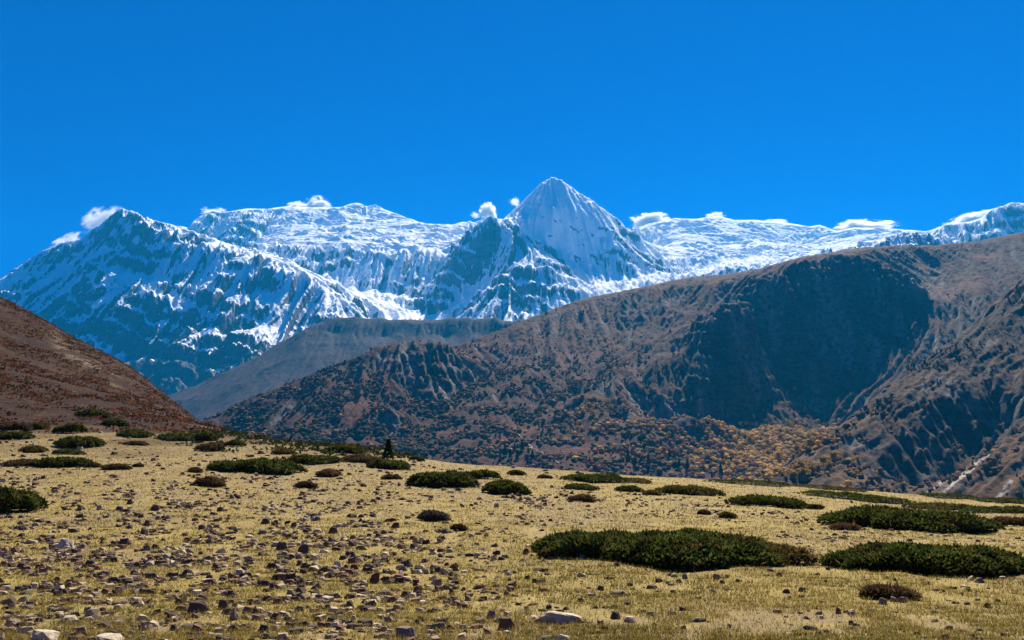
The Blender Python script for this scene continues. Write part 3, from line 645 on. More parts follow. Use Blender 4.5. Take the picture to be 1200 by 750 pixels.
SHRUBS = [
 (627, 942, 607, 668, 'g', 'largest shrub mat, wide dark green with a browned right end', 'right'),
 (985, 1204, 627, 677, 'g', 'wide dark green shrub mat with pale stones along its front right edge', 0),
 (965, 1168, 585, 623, 'g', 'long dark green shrub mat behind the stone-edged wide mat', 0),
 (860, 945, 575, 595, 'g', 'dark green shrub mat above the right end of the largest mat', 0),
 (935, 1062, 574, 587, 'g', 'thin green shrub mat directly behind the long dark mat', 0),
 (944, 964, 588, 597, 'g', 'small green bush filling the gap between two long dark mats', 0),
 (1062, 1150, 586, 598, 'o', 'olive strip of shrub behind the right end of the long mat', 0),
 (1120, 1215, 590, 602, 'g', 'green strip of shrub running out of the right frame edge', 0),
 (1160, 1212, 602, 618, 'b', 'brown patchy low shrub at the right frame edge', .2),
 (472, 562, 544, 573, 'g', 'tall dark green bush at the middle of the plateau edge', 0),
 (536, 582, 546, 562, 'g', 'green bush tucked behind the tall dark middle bush', 0),
 (562, 622, 557, 580, 'g', 'rounded green bush just right of the tall dark middle bush', 0),
 (247, 358, 530, 557, 'g', 'long almost black bush left of centre with a flat base', 0),
 (-28, 50, 560, 603, 'g', 'dark green bush cut by the left frame edge', 0),
 (-8, 34, 487, 507, 'b', 'dark brown bush at the foot of the red hill, left edge', .2),
 (-10, 38, 502, 517, 'g', 'low black-green bush in front of the brown one, left edge', 0),
 (28, 58, 491, 504, 'g', 'small green-brown bush right of the dark brown left-edge bush', .3),
 (62, 102, 491, 509, 'g', 'domed dark green bush at the hill foot, upper of two', 0),
 (64, 119, 506, 526, 'g', 'spreading dark green bush at the hill foot, lower of two', 0),
 (24, 56, 520, 531, 'o', 'flat olive-brown bush above the left row of bushes', .3),
 (60, 99, 523, 534, 'g', 'flat green bush right of the flat olive-brown one', 0),
 (4, 50, 535, 549, 'b', 'reddish brown left end of the row of low bushes', .2),
 (45, 104, 530, 549, 'g', 'dark green bush in the middle of the left row', 0),
 (99, 119, 539, 549, 'b', 'small brown bush at the right of the left row', 0),
 (120, 150, 540, 552, 'b', 'dark brown tussock standing alone right of the left row', 0),
 (155, 168, 541, 549, 'b', 'tiny brown tussock beside a pale stone', 0),
 (90, 128, 476, 490, 'g', 'dark shrub strip climbing the foot of the red hill', 0),
 (118, 152, 487, 501, 'g', 'dark shrub at the lower end of the climbing strip', 0),
 (137, 181, 501, 514, 'g', 'flat dark green bush below the climbing strip', 0),
 (178, 236, 504, 518, 'g', 'long flat green bush at the right foot of the hill', 0),
 (145, 172, 515, 523, 'b', 'thin dark brown bush on the turf below the hill', 0),
 (225, 256, 502, 518, 'g', 'black-green dome where the hill meets the plateau', 0),
 (228, 266, 515, 529, 'b', 'dark brown bush in front of the black-green dome', 0),
 (262, 288, 512, 524, 'g', 'small dark bush right of the black-green dome', 0),
 (228, 266, 556, 571, 'b', 'brown tussock standing below the long black bush', 0),
 (219, 238, 546, 554, 'b', 'little brown tussock left of the long black bush', 0),
 (346, 370, 562, 574, 'b', 'round brown tussock right below the long black bush', 0),
 (370, 400, 547, 560, 'b', 'straw brown bush right of the long black bush', .3),
 (318, 348, 523, 533, 'o', 'small olive bush high behind the long black bush', .2),
 (335, 402, 528, 545, 'g', 'dark green bush behind and right of the long black bush', 0),
 (378, 432, 517, 532, 'g', 'far dark green bush left of the lone conifer', 0),
 (400, 450, 528, 543, 'b', 'rust brown bush in front of the lone conifer', .3),
 (430, 484, 534, 551, 'g', 'dark green bush at the foot of the lone conifer', 0),
 (478, 498, 531, 541, 'g', 'small dark bush right of the lone conifer', 0),
 (446, 469, 554, 563, 'b', 'small brown bush left of the tall dark middle bush', 0),
 (492, 526, 596, 612, 'd', 'grey-black dead cushion shrub alone on open turf', 0),
 (529, 546, 616, 624, 'b', 'tiny brown tussock right below the dead cushion', 0),
 (596, 616, 548, 557, 'g', 'small dark bush on the brink right of centre', 0),
 (629, 648, 555, 562, 'b', 'small brown bush on turf near the brink', 0),
 (697, 721, 545, 554, 'g', 'black bush standing up on the brink skyline', 0),
 (658, 742, 551, 567, 'g', 'wide green bush below the black skyline bush', 0),
 (658, 704, 564, 575, 'g', 'dark green bush behind the band of stones', 0),
 (715, 768, 558, 567, 'o', 'olive bush right of the wide green brink bush', .1),
 (721, 753, 567, 577, 'g', 'dark bush at the front of the brink group', 0),
 (772, 848, 564, 581, 'g', 'flat olive-green mat above the largest shrub mat', .2),
 (752, 776, 573, 581, 'o', 'low olive bush at the left tip of the flat mat', .2),
 (667, 697, 577, 589, 'b', 'brown-green tussock within the band of stones', .2),
 (817, 833, 596, 604, 'b', 'dark tussock just behind the largest mat', 0),
 (843, 861, 598, 608, 'o', 'olive tussock right behind the largest mat', .1),
 (970, 1009, 611, 622, 'b', 'flat rust brown shrub between the largest and long mats', .3),
 (1008, 1074, 681, 704, 'b', 'brown wiry bush fringed with grey stones, lower right', .1),
 (828, 936, 560, 569, 'g', 'thin dark strip of shrub along the right brink', 0),
 (934, 1010, 567, 575, 'o', 'olive strip of shrub on the brink above the long mats', 0),
 (1076, 1150, 577, 585, 'g', 'dark strip of shrub on the far right brink', 0),
 (1148, 1216, 582, 591, 'g', 'last shrub strip on the brink at the right edge', 0),
]
for i, (a, b, t, bo, ty, lab, dd) in enumerate(SHRUBS): make_shrub(i, a, b, t, bo, ty, lab, dd)

# lone conifer on the brink
def conifer():
    x, y, z, D = hit(457, 541)
    D = max(D, 60); x = (457 - 600) / F * D * 1.0; y = D; z = float(gh(x, y))
    H = 25 * D / F; rs = np.random.RandomState(4)
    root = bpy.data.objects.new('conifer_tree', None); col.objects.link(root); root.location = (x, y, z)
    tag(root, 'lone dark pointed conifer on the brink among low bushes', 'tree')
    a = np.linspace(0, 2 * np.pi, 9)[:-1]
    V = np.concatenate([np.stack([np.cos(a) * r, np.sin(a) * r, a * 0 + zz], -1) for r, zz in ((.05 * H / 2, -.1), (.03 * H / 2, H * .5), (.006, H * .97))])
    ii = np.arange(24).reshape(3, 8); f = np.stack([ii[:-1], np.roll(ii[:-1], -1, 1), np.roll(ii[1:], -1, 1), ii[1:]], -1).reshape(-1, 4)
    mesh_np('trunk', V, f, None, True, TWIG, root)
    n = 1500; t = rs.rand(n) ** .8; an = rs.rand(n) * 6.283; rr = (1 - t) * H * .27 * (0.55 + .45 * rs.rand(n)) * (1 + .25 * np.sin(t * 40))
    c = np.stack([np.cos(an) * rr, np.sin(an) * rr, H * (.08 + .9 * t)], -1)
    nr = np.stack([np.cos(an), np.sin(an), 0 * an - .1], -1)
    V, f = sprigs(c, nr, .13 + .1 * rs.rand(n), np.full(n, .045), rs, .3)
    mesh_np('crown', V, f, {'tone': np.repeat(rs.rand(n) * .5, 8), 'brown': np.zeros(n * 8)}, False, FM['g'], root)
conifer()

# ================================================================== FAR WOODS
def ico(sub, seed):
    import bmesh
    bm = bmesh.new(); bmesh.ops.create_icosphere(bm, subdivisions=sub, radius=1.0); rs = np.random.RandomState(seed)
    V = np.array([v.co[:] for v in bm.verts]); Fc = np.array([[v.index for v in f.verts] for f in bm.faces]); bm.free()
    V *= (1 + 0.28 * (rs.rand(len(V), 1) - .5)); return V, Fc
def instances(V, Fc, pos, scl, rot):
    n = len(pos); c, s = np.cos(rot)[:, None], np.sin(rot)[:, None]
    x = V[None, :, 0] * c - V[None, :, 1] * s; y = V[None, :, 0] * s + V[None, :, 1] * c; z = np.broadcast_to(V[None, :, 2], x.shape)
    A = np.stack([x * scl[:, None, 0], y * scl[:, None, 1], z * scl[:, None, 2]], -1) + pos[:, None]
    return A.reshape(-1, 3), (Fc[None] + (np.arange(n) * len(V))[:, None, None]).reshape(-1, Fc.shape[1])
def tree_mat(name='autumn_leaves'):
    N = NT(name); c = N.attr('col').outputs['Color']; N.base(c)
    tr = N.n('ShaderNodeBsdfTranslucent'); N.l(c, tr.inputs[0]); mx = N.n('ShaderNodeMixShader'); mx.inputs[0].default_value = .35
    N.l(N.b.outputs[0], mx.inputs[1]); N.l(tr.outputs[0], mx.inputs[2]); N.l(mx.outputs[0], N.t.nodes['Material Output'].inputs['Surface']); return N.m
TREE = tree_mat()
PAL = {'grey': (0.13, 0.078, 0.055), 'green': (0.022, 0.036, 0.020), 'rust': (0.22, 0.085, 0.030), 'yel': (0.46, 0.28, 0.05), 'ol': (0.12, 0.09, 0.03), 'straw': (0.34, 0.20, 0.08)}
def woods():
    rs = np.random.RandomState(21)
    Vs = []; Fs = []; Cs = []; off = 0
    def add(V, Fc, C):
        nonlocal off
        Vs.append(V); Fs.append(Fc + off); Cs.append(C); off += len(V)
    for (xs, ys, Z, slope), which in ((DARK, 'd'), (NEAR, 'n')):
        X, Y = np.meshgrid(xs, ys); px, py = PX(X, Y, Z); n = fbm(X / 75, Y / 75, 4)
        if which == 'd':
            den = sm(400, 470, py + 0.02 * px) * (1 - sm(560, 600, py)) * 0.9
            low = np.exp(-((px - 400) / 170) ** 2) * sm(395, 440, py)
            mask = den * sm(0.0, 0.4, n) * 1.5 + low * 0.8 * sm(-.4, .2, n)
            mask = mask + 0.03 * (py > 345)
            cliff = sm(0.95, 1.2, blur(slope, 3)); mask = mask * (1 - 0.93 * cliff)
            mask = mask + 1.2 * np.exp(-((px - 890) / 110) ** 2 - ((py - 525) / 30) ** 2); inbowl = (px > 770) & (px < 1060) & (py < 495); mask = np.where(inbowl, mask * .15, mask)
            mask = mask * (Y < 3100) * (px > 150) * (px < 1300)
            cnt = 34000
        else:
            mask = sm(-0.1, 0.5, n) * (0.25 + 0.75 * sm(470, 560, py) * (px < 1010)) * (1 - sm(.9, 1.2, slope)) * (px < 1350) * (py < 620)
            cnt = 4500
        pr = (mask / np.maximum(np.hypot(X, Y) / 2000, .3) ** 0).ravel(); pr = np.clip(pr, 0, None); cs = np.cumsum(pr); idx = np.searchsorted(cs, rs.rand(cnt) * cs[-1])
        cell = xs[1] - xs[0]
        x = X.ravel()[idx] + (rs.rand(cnt) - .5) * cell; y = Y.ravel()[idx] + (rs.rand(cnt) - .5) * cell; z = Z.ravel()[idx]
        ppx = px.ravel()[idx]; ppy = py.ravel()[idx]
        yel = np.clip(0.07 + 0.95 * np.exp(-((ppx - 900) / 100) ** 2 - ((ppy - 520) / 45) ** 2) + 0.5 * np.exp(-((ppx - 690) / 45) ** 2 - ((ppy - 495) / 28) ** 2) + .4 * np.exp(-((ppx - 930) / 60) ** 2 - ((ppy - 545) / 22) ** 2), 0, 1)
        k = rs.rand(cnt); q = rs.rand(cnt)
        C = np.empty((cnt, 3))
        C[:] = PAL['grey']; C[q < .30] = PAL['ol']; C[q > .86] = PAL['rust']; C[(q > .3) & (q < .38)] = PAL['green']; C[k < yel] = PAL['yel']; C[(k < yel) & (q > .6)] = PAL['straw']
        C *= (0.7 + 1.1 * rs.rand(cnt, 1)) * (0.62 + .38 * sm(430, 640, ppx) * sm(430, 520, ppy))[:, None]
        con = (q > .3) & (q < .38) & (k >= yel)
        s = (2.2 + 5.5 * rs.rand(cnt) ** 2) * (.7 + .4 * sm(400, 520, ppy)); s = s * (1 if which == 'd' else .7)
        for var in range(4):
            m = (np.arange(cnt) % 4 == var) & ~con
            V, Fc = ico(1, var); sc3 = np.stack([s[m], s[m], s[m] * (0.75 + .4 * rs.rand(m.sum()))], -1)
            A, B = instances(V, Fc, np.stack([x[m], y[m], z[m] + s[m] * .45], -1), sc3, rs.rand(m.sum()) * 6.28)
            jit = (0.75 + .5 * rs.rand(len(A), 1))
            add(A, B, np.repeat(C[m], len(V), 0) * jit)
        a = np.linspace(0, 2 * np.pi, 8)[:-1]
        V = np.concatenate([np.stack([np.cos(a) * r, np.sin(a) * r, a * 0 + zz], -1) for r, zz in ((.1, 0), (1, .15), (.55, .55), (0.62, .6), (.05, 1.3))])
        ii = np.arange(35).reshape(5, 7); Fc = np.stack([ii[:-1], np.roll(ii[:-1], -1, 1), np.roll(ii[1:], -1, 1), ii[1:]], -1).reshape(-1, 4)
        Fc = np.concatenate([Fc[:, [0, 1, 2]], Fc[:, [0, 2, 3]]])
        m = con; hh = 5 + 7 * rs.rand(m.sum())
        A, B = instances(V, Fc, np.stack([x[m], y[m], z[m]], -1), np.stack([hh * .27, hh * .27, hh * .8], -1), rs.rand(m.sum()) * 6.28)
        add(A, B, np.repeat(C[m], len(V), 0))
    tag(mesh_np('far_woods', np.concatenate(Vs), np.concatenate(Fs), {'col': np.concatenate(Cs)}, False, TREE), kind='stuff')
woods()

def hill_scrub():
    """low bushes covering the red hill on the left"""
    rs = np.random.RandomState(41); n = 34000
    x = rs.uniform(-260, -2, n); y = rs.uniform(66, 290, n); z = gh(x, y)
    px, py = PX(x, y, z)
    nn = fbm(x / 14, y / 14, 4); w_ = (.35 * sm(78, 100, y) + .65 * sm(112, 150, y)) * (px > -200) * (px < 262) * (nn > -.2) + .9 * sm(68, 84, y) * (px > 225) * (px < 490) * (py > 495) * (nn > -.1)
    k = rs.rand(n) < w_; y0 = y; x, y, z = x[k], y[k], z[k]; n = len(x); s = .3 + .6 * rs.rand(n) ** 2
    C = np.array([(0.07, 0.030, 0.018), (0.17, 0.050, 0.028), (0.18, 0.10, 0.04), (0.05, 0.052, 0.016)])[rs.choice(4, n, p=(.35, .3, .2, .15))] * (.7 + .8 * rs.rand(n, 1))
    C = np.where(((px > 215) & (y0 < 112))[k][:, None], C * 0 + np.array([0.045, 0.055, 0.018]) * (.6 + .8 * rs.rand(n, 1)), C)
    m = 7; c = np.stack([x, y, z], -1).repeat(m, 0); ss = s.repeat(m)
    c = c + rs.randn(n * m, 3) * np.stack([ss * .7, ss * .6, ss * .12], -1); c[:, 2] += ss * .12
    nr = np.tile([0, 0, 1.0], (n * m, 1)); A, B = sprigs(c, nr, ss * .4 + .12, np.maximum(ss * .2, .12), rs, 1.1)
    tag(mesh_np('hill_scrub', A, B, {'col': np.repeat(C, m * 8, 0)}, False, TREE), kind='stuff')
hill_scrub()
def mountain_hit(px, py):
    best = None
    for xs, ys, Z, _ in (NEAR, DARK):
        D = np.arange(ys[0] + 5, ys[-1] - 5, 4.0); q = np.array([P(px, py, d) for d in D])
        gx = (q[:, 0] - xs[0]) / (xs[1] - xs[0]); ok = (gx > 0) & (gx < len(xs) - 2)
        hz = bil(Z, gx, (q[:, 1] - ys[0]) / (ys[1] - ys[0]))
        b = (q[:, 2] < hz) & ok
        if b.any():
            j = np.argmax(b)
            if best is None or D[j] < best[1]: best = (q[j, 0], D[j], hz[j])
    return best
def leafy_tree(kind, rs):
    """one prototype: trunk and a crown of many leaf clumps"""
    H = 11.0
    a = np.linspace(0, 2 * np.pi, 7)[:-1]
    V = np.concatenate([np.stack([np.cos(a) * r + o_, np.sin(a) * r, a * 0 + zz], -1) for r, zz, o_ in ((.3, -1, 0), (.22, 2.5, .1), (.12, 6, .3), (.03, 9, .2))])
    ii = np.arange(24).reshape(4, 6); f = np.stack([ii[:-1], np.roll(ii[:-1], -1, 1), np.roll(ii[1:], -1, 1), ii[1:]], -1).reshape(-1, 4)
    trunk = (V, f)
    n = 900
    if kind == 'fir':
        t = rs.rand(n); an = rs.rand(n) * 6.283; rr = (1 - t) * 2.6 * (.5 + .5 * rs.rand(n)); c = np.stack([np.cos(an) * rr, np.sin(an) * rr, 1 + t * 12], -1); nr = np.stack([np.cos(an), np.sin(an), an * 0], -1)
    else:
        cc = rs.randn(9, 3) * np.array([2.0, 2.0, 1.7]) + np.array([0, 0, 6.2]); k = rs.randint(0, 9, n)
        v = rs.randn(n, 3); v /= np.linalg.norm(v, axis=1)[:, None]; c = cc[k] + v * (1.5 + .5 * rs.rand(n, 1)); nr = v
    V, f = sprigs(c, nr, .7 + .6 * rs.rand(n), np.full(n, .34), rs, .5)
    return trunk, (V, f)
def single_trees():
    mats = {}
    for k, c in (('yellow', (0.34, 0.23, 0.055)), ('orange', (0.26, 0.13, 0.05)), ('green', (0.022, 0.04, 0.024))):
        mats[k] = foliage_material(k + '_tree_leaves', tuple(v * .8 for v in c), tuple(v * 1.35 for v in c), c, .5)
    groups = [
        ('yellow', 'small yellow autumn tree in the clump on the mid slope', 'yellow trees clumped on the mid slope', [(x, y) for x, y in ((690, 478), (702, 473), (712, 476), (683, 486), (695, 488), (706, 484), (716, 482), (670, 498), (662, 505), (676, 506))]),
        ('yellow', 'yellow autumn tree on the fan below the shaded cliff', 'yellow trees below the shaded cliff', [(880, 520), (890, 526), (900, 522), (893, 514), (906, 530), (915, 518), (930, 522), (922, 512), (938, 516), (945, 508), (912, 540), (899, 536), (955, 520), (935, 532), (948, 528), (925, 500), (868, 530)]),
        ('orange', 'orange-brown autumn tree left of the fan below the cliff', 'orange trees left of the cliff fan', [(800, 528), (812, 522), (824, 526), (836, 530), (846, 536), (858, 538), (815, 536), (830, 540), (846, 548), (862, 548), (790, 536), (778, 532), (805, 545), (872, 545)]),
        ('yellow', 'pale yellow tree at the foot of the rocky ridge', 'pale yellow trees at the rocky ridge foot', [(935, 556), (942, 552), (950, 557), (946, 562), (957, 553), (965, 545), (978, 540), (971, 551), (930, 563)]),
        ('green', 'small dark fir in the valley left of the zigzag path', 'dark firs near the path', [(592, 535), (598, 538), (606, 540), (612, 528), (619, 534), (603, 530), (586, 541), (624, 541)]),
        ('green', 'dark fir standing among the autumn trees', 'dark firs among autumn trees', [(857, 545), (745, 548), (760, 545), (785, 540), (796, 548), (736, 540), (845, 556), (806, 552)]),
    ]
    rs = np.random.RandomState(77)
    for gi, (kind, label, grp, L) in enumerate(groups):
        tr, cr = leafy_tree('fir' if kind == 'green' else 'round', rs)
        proto = None
        for (px, py) in L:
            p = mountain_hit(px, py)
            if p is None: continue
            if proto is None:
                root = bpy.data.objects.new('fir_tree' if kind == 'green' else 'autumn_tree', None); col.objects.link(root)
                t = mesh_np('trunk', tr[0], tr[1], None, True, TWIG, root)
                n = len(cr[0]) // 8
                c = mesh_np('crown', cr[0], cr[1], {'tone': np.repeat(rs.rand(n), 8), 'brown': np.repeat((rs.rand(n) > .7) * .6, 8)}, False, mats[kind], root)
                proto = (root, t, c)
            else:
                root = proto[0].copy(); col.objects.link(root)
                for ch in proto[1:]:
                    k = ch.copy(); col.objects.link(k); k.parent = root
            root.location = p; s = 1.25 + .7 * rs.rand(); root.scale = (s, s, s); root.rotation_euler = (0, 0, rs.rand() * 6)
            tag(root, label, 'tree', grp)
single_trees()

# ================================================================== STONES
import bmesh
def rock_mat():
    N = NT('stone')
    oc = N.n('ShaderNodeObjectInfo').outputs['Color']
    n1 = N.noise(7, 6, .7); n2 = N.noise(30, 4, .7)
    c = N.mix(N.ramp(n1, .4, .62), oc, N.mix(0.55, oc, (0.07, 0.055, 0.045)))
    c = N.mix(N.math('MULTIPLY', N.ramp(n2, .55, .7), .5), c, N.mix(0.5, oc, (0.42, 0.38, 0.30)))
    N.base(c); N.b.inputs['Roughness'].default_value = .85
    N.bump(N.math('ADD', n1, N.math('MULTIPLY', n2, .3)), .6, .03); return N.m
ROCK = rock_mat()
def rock_mesh(seed, kind):
    rs = random.Random(seed); bm = bmesh.new()
    n = {'slab': 13, 'block': 12, 'wedge': 10}[kind]
    for i in range(n):
        a = i * 2.4 + rs.random() * .8; r = .5 * (0.78 + .22 * rs.random())
        z = (0.0 if i % 2 else 1.0) if kind != 'wedge' else (0.0 if i % 2 else rs.random())
        k = 1.0 if z < .5 else ((0.55 + .35 * rs.random()) if kind == 'slab' else (.35 + .45 * rs.random()))
        if kind == 'wedge': k = 1 - .75 * z
        bm.verts.new((math.cos(a) * r * k, math.sin(a) * r * k, z * (0.8 + .2 * rs.random()) + (.25 * (rs.random() - .5) if kind != 'wedge' else 0)))
    r_ = bmesh.ops.convex_hull(bm, input=bm.verts)
    bmesh.ops.delete(bm, geom=list({g for g in r_['geom_interior'] + r_['geom_unused'] if isinstance(g, bmesh.types.BMVert)}), context='VERTS')
    bmesh.ops.subdivide_edges(bm, edges=bm.edges[:], cuts=2, use_grid_fill=True)
    bmesh.ops.smooth_vert(bm, verts=bm.verts, factor=0.28, use_axis_x=True, use_axis_y=True, use_axis_z=True)
    for v in bm.verts:
        n_ = float(fbm(np.float32(v.co.x * 4 + seed * 3.1), np.float32(v.co.y * 4 + v.co.z * 3), 3)); v.co += v.co.normalized() * n_ * .05
    me = bpy.data.meshes.new('stone'); bm.to_mesh(me); bm.free(); me.materials.append(ROCK); return me
SHAPES = {k: [rock_mesh(i * 7 + j * 131, k) for i in range(9)] for j, k in enumerate(('slab', 'block', 'wedge'))}
TONE = {'d': ((0.085, 0.06, 0.042), 'dark'), 'b': ((0.15, 0.08, 0.045), 'brown'), 'g': ((0.22, 0.17, 0.115), 'grey'), 'p': ((0.58, 0.48, 0.33), 'pale')}
HERO = [  # px, bottom, w, h, tone, shape, label, landmark phrase
 (660, 736, 62, 20, 'p', 'slab', 'longest stone, a pale-topped slab with a dark front edge', 'the longest pale slab'),
 (232, 722, 31, 19, 'd', 'block', 'largest black boulder, lower left on the turf', 'the largest black boulder'),
 (52, 756, 40, 19, 'p', 'slab', 'big pale slab cut by the bottom edge, far left', 'the big pale corner slab'),
 (128, 757, 36, 15, 'p', 'slab', 'big flat cream slab at the bottom edge, right of another', 'the cream bottom-edge slab'),
 (475, 752, 31, 17, 'g', 'block', 'rounded grey boulder at the bottom edge, centre left', 'the rounded grey boulder'),
 (511, 742, 25, 14, 'g', 'block', 'squat boulder with pale top beside the rounded grey one', 'the squat pale-topped boulder'),
 (594, 740, 24, 16, 'b', 'block', 'brown blocky boulder at the right end of a trio', 'the brown trio boulder'),
 (476, 666, 17, 12, 'd', 'block', 'dark cube-shaped boulder alone on the central turf', 'the dark cube boulder'),
 (375, 676, 12, 14, 'b', 'wedge', 'upright brown wedge stone standing on its edge', 'the upright brown wedge'),
 (125, 698, 20, 15, 'b', 'wedge', 'brown pointed stone rising from slabs at left', 'the brown pointed stone'),
 (76, 644, 24, 12, 'p', 'block', 'pale-topped block with black front, upper left stones', 'the upper left pale block'),
 (330, 646, 17, 12, 'd', 'block', 'dark squared block with a pale rim, left middle turf', 'the pale-rimmed dark block'),
 (382, 707, 23, 10, 'p', 'slab', 'tilted white-edged slab in the left middle stones', 'the tilted white-edged slab'),
 (738, 731, 17, 9, 'p', 'slab', 'bright pale slab touching a dark stone, bottom centre', 'the bright pale slab'),
 (819, 731, 20, 8, 'g', 'slab', 'flat grey-topped stone alone at the bottom right of centre', 'the lone grey-topped stone'),
 (950, 740, 21, 6, 'd', 'slab', 'flat dark slab alone near the lower right', 'the lone flat dark slab'),
 (439, 684, 15, 15, 'b', 'block', 'tall pale-capped brown block left of the dark cube', 'the pale-capped brown block'),
 (168, 629, 12, 12, 'd', 'block', 'black upright stone in the upper left turf', 'the black upright stone'),
]
PLAIN = """80 731 24 11 p s|45 729 18 9 d b|97 645 14 8 g b|146 640 16 11 d b|86 625 18 5 d s|172 617 10 9 d b|140 709 22 7 g s|159 707 14 7 p s|133 660 12 8 d b|160 665 12 6 d b|176 665 14 7 p s|177 679 18 8 d b|57 682 14 5 d s|52 687 9 8 p b|66 683 12 7 d b|38 693 13 9 p b|22 694 12 7 d b|12 666 10 6 d b|25 667 14 7 d b|27 622 13 6 d b|103 719 12 9 g b|106 707 10 8 p w|60 719 12 7 g b|21 721 8 5 b b|27 706 14 8 p b|10 709 10 7 p b|170 739 17 9 d b|120 738 21 10 d s|197 727 9 8 d b|200 705 18 6 d s|155 690 20 5 g s|171 691 10 6 b b|262 716 17 13 d b|274 729 18 17 g w|272 742 19 14 b w|223 694 17 10 d w|267 694 15 10 d w|273 700 9 6 b b|221 741 28 9 d s|204 741 12 8 d b|356 650 19 12 d b|306 653 10 6 b b|330 661 21 7 d s|278 664 14 7 p s|293 662 9 6 d b|310 689 23 9 d s|328 682 14 8 p b|351 665 10 8 b b|361 668 9 6 d b|395 666 14 9 p b|352 698 14 8 d b|372 691 12 9 g b|325 709 14 8 b b|341 720 10 6 p s|351 718 16 8 g b|383 717 10 8 d b|322 728 13 10 d b|334 728 8 6 b b|308 743 14 11 d b|346 744 26 7 d s|366 739 16 8 d s|393 737 13 7 p b|290 718 13 8 d b|303 718 13 7 p s|310 616 14 8 d b|323 615 8 6 d b|344 619 9 7 d b|390 626 14 9 d b|380 641 9 6 d w|394 646 14 5 d s|276 624 8 5 d b|292 631 12 5 p s|308 627 13 6 g b|244 637 8 5 d w|253 637 8 5 d w|250 657 10 5 p s|240 677 14 3 d s|371 611 12 6 g b|220 650 20 6 g s|463 620 14 8 d b|444 630 11 5 d b|430 638 10 4 p s|497 661 10 6 d b|523 664 8 5 d b|535 665 7 5 d b|514 672 13 8 d b|491 673 9 5 p b|452 681 14 6 d s|425 689 14 7 d s|450 699 19 8 d s|475 702 17 11 d b|490 697 18 12 b b|468 709 13 6 p s|452 704 14 5 p s|530 697 9 7 d b|549 706 11 7 g b|411 714 13 11 b b|428 716 8 6 d b|427 734 25 9 d s|447 728 12 6 p s|504 744 11 6 p s|488 733 8 7 d b|539 719 6 5 b b|562 732 20 9 g s|575 726 12 11 g b|583 651 9 5 d b|517 653 9 5 b b|539 652 8 4 b s|410 655 16 9 d b|404 669 10 8 d b|450 660 12 6 b b|412 607 14 5 d b|422 612 6 5 d b|722 727 17 10 d b|763 724 14 7 g b|681 706 8 6 d b|704 693 10 6 d b|724 698 22 5 g s|714 681 12 4 d s|764 691 16 6 b s|738 688 8 5 d b|618 680 9 6 d b|616 651 10 8 b b|723 666 7 6 d b|683 656 14 7 g b|632 646 8 3 p s|640 753 18 8 g s|659 754 20 9 p b|604 700 12 4 b s|911 720 13 6 g s|925 702 7 4 g b|940 694 10 7 g b|872 706 8 3 d s|903 671 10 4 d s|917 666 6 4 d b|852 678 6 4 b b|803 679 8 7 g b|983 720 8 8 b b|963 726 7 4 p b|998 734 8 6 d b|1003 736 11 5 d s|1022 717 14 5 g s|1035 710 13 9 g b|1048 706 12 8 g b|1058 708 12 8 g b|1066 717 9 4 g s|1014 681 4 4 d b|1049 682 5 4 d b|1089 687 5 4 d b|1106 696 5 3 b b|1135 695 7 5 d b|1121 710 11 4 d s|1157 716 10 6 d b|1169 707 8 4 b b|1106 752 14 8 d b|1139 749 9 5 d b|1127 741 10 3 b s|1112 676 8 6 p b|1138 681 10 6 p b|1148 684 12 7 g b|1175 679 10 5 p s|165 546 8 5 p b|50 563 8 5 d b|72 570 9 4 d s|63 577 10 4 d b|137 577 10 4 d s|152 592 10 8 d b|92 600 9 5 d b|116 599 11 8 p b|182 599 14 8 d b|91 580 9 4 b s|308 499 6 4 p b"""
def place_rock(px, bot, wpx, hpx, tone, kind, i):
    x, y, z, D = hit(px, bot)
    rs = random.Random(1000 + i)
    W = wpx * D / F; H = max(hpx * D / F * (0.80 if kind != 'slab' else .62), W * .2)
    dpt = W * (0.75 + .35 * rs.random()) if kind != 'wedge' else W * .6
    o = bpy.data.objects.new('stone', rs.choice(SHAPES[kind])); col.objects.link(o)
    yy = y + dpt * .4; xx = x * yy / y; zz = float(gh(xx, yy))
    o.location = (xx, yy, zz - H * .12); o.scale = (W * 1.06, dpt, H * 1.12)
    o.rotation_euler = (R(rs.uniform(-7, 7)), R(rs.uniform(-10, 10)), R(rs.uniform(-35, 35)) + (math.pi if rs.random() < .5 else 0))
    if wpx > 50: o.rotation_euler = (R(3), R(7), R(-4)); o.scale = (W * 1.05, dpt * .55, H)
    c = TONE[tone][0]; k = rs.uniform(.8, 1.25); o.color = (c[0] * k, c[1] * k, c[2] * k, 1)
    return o
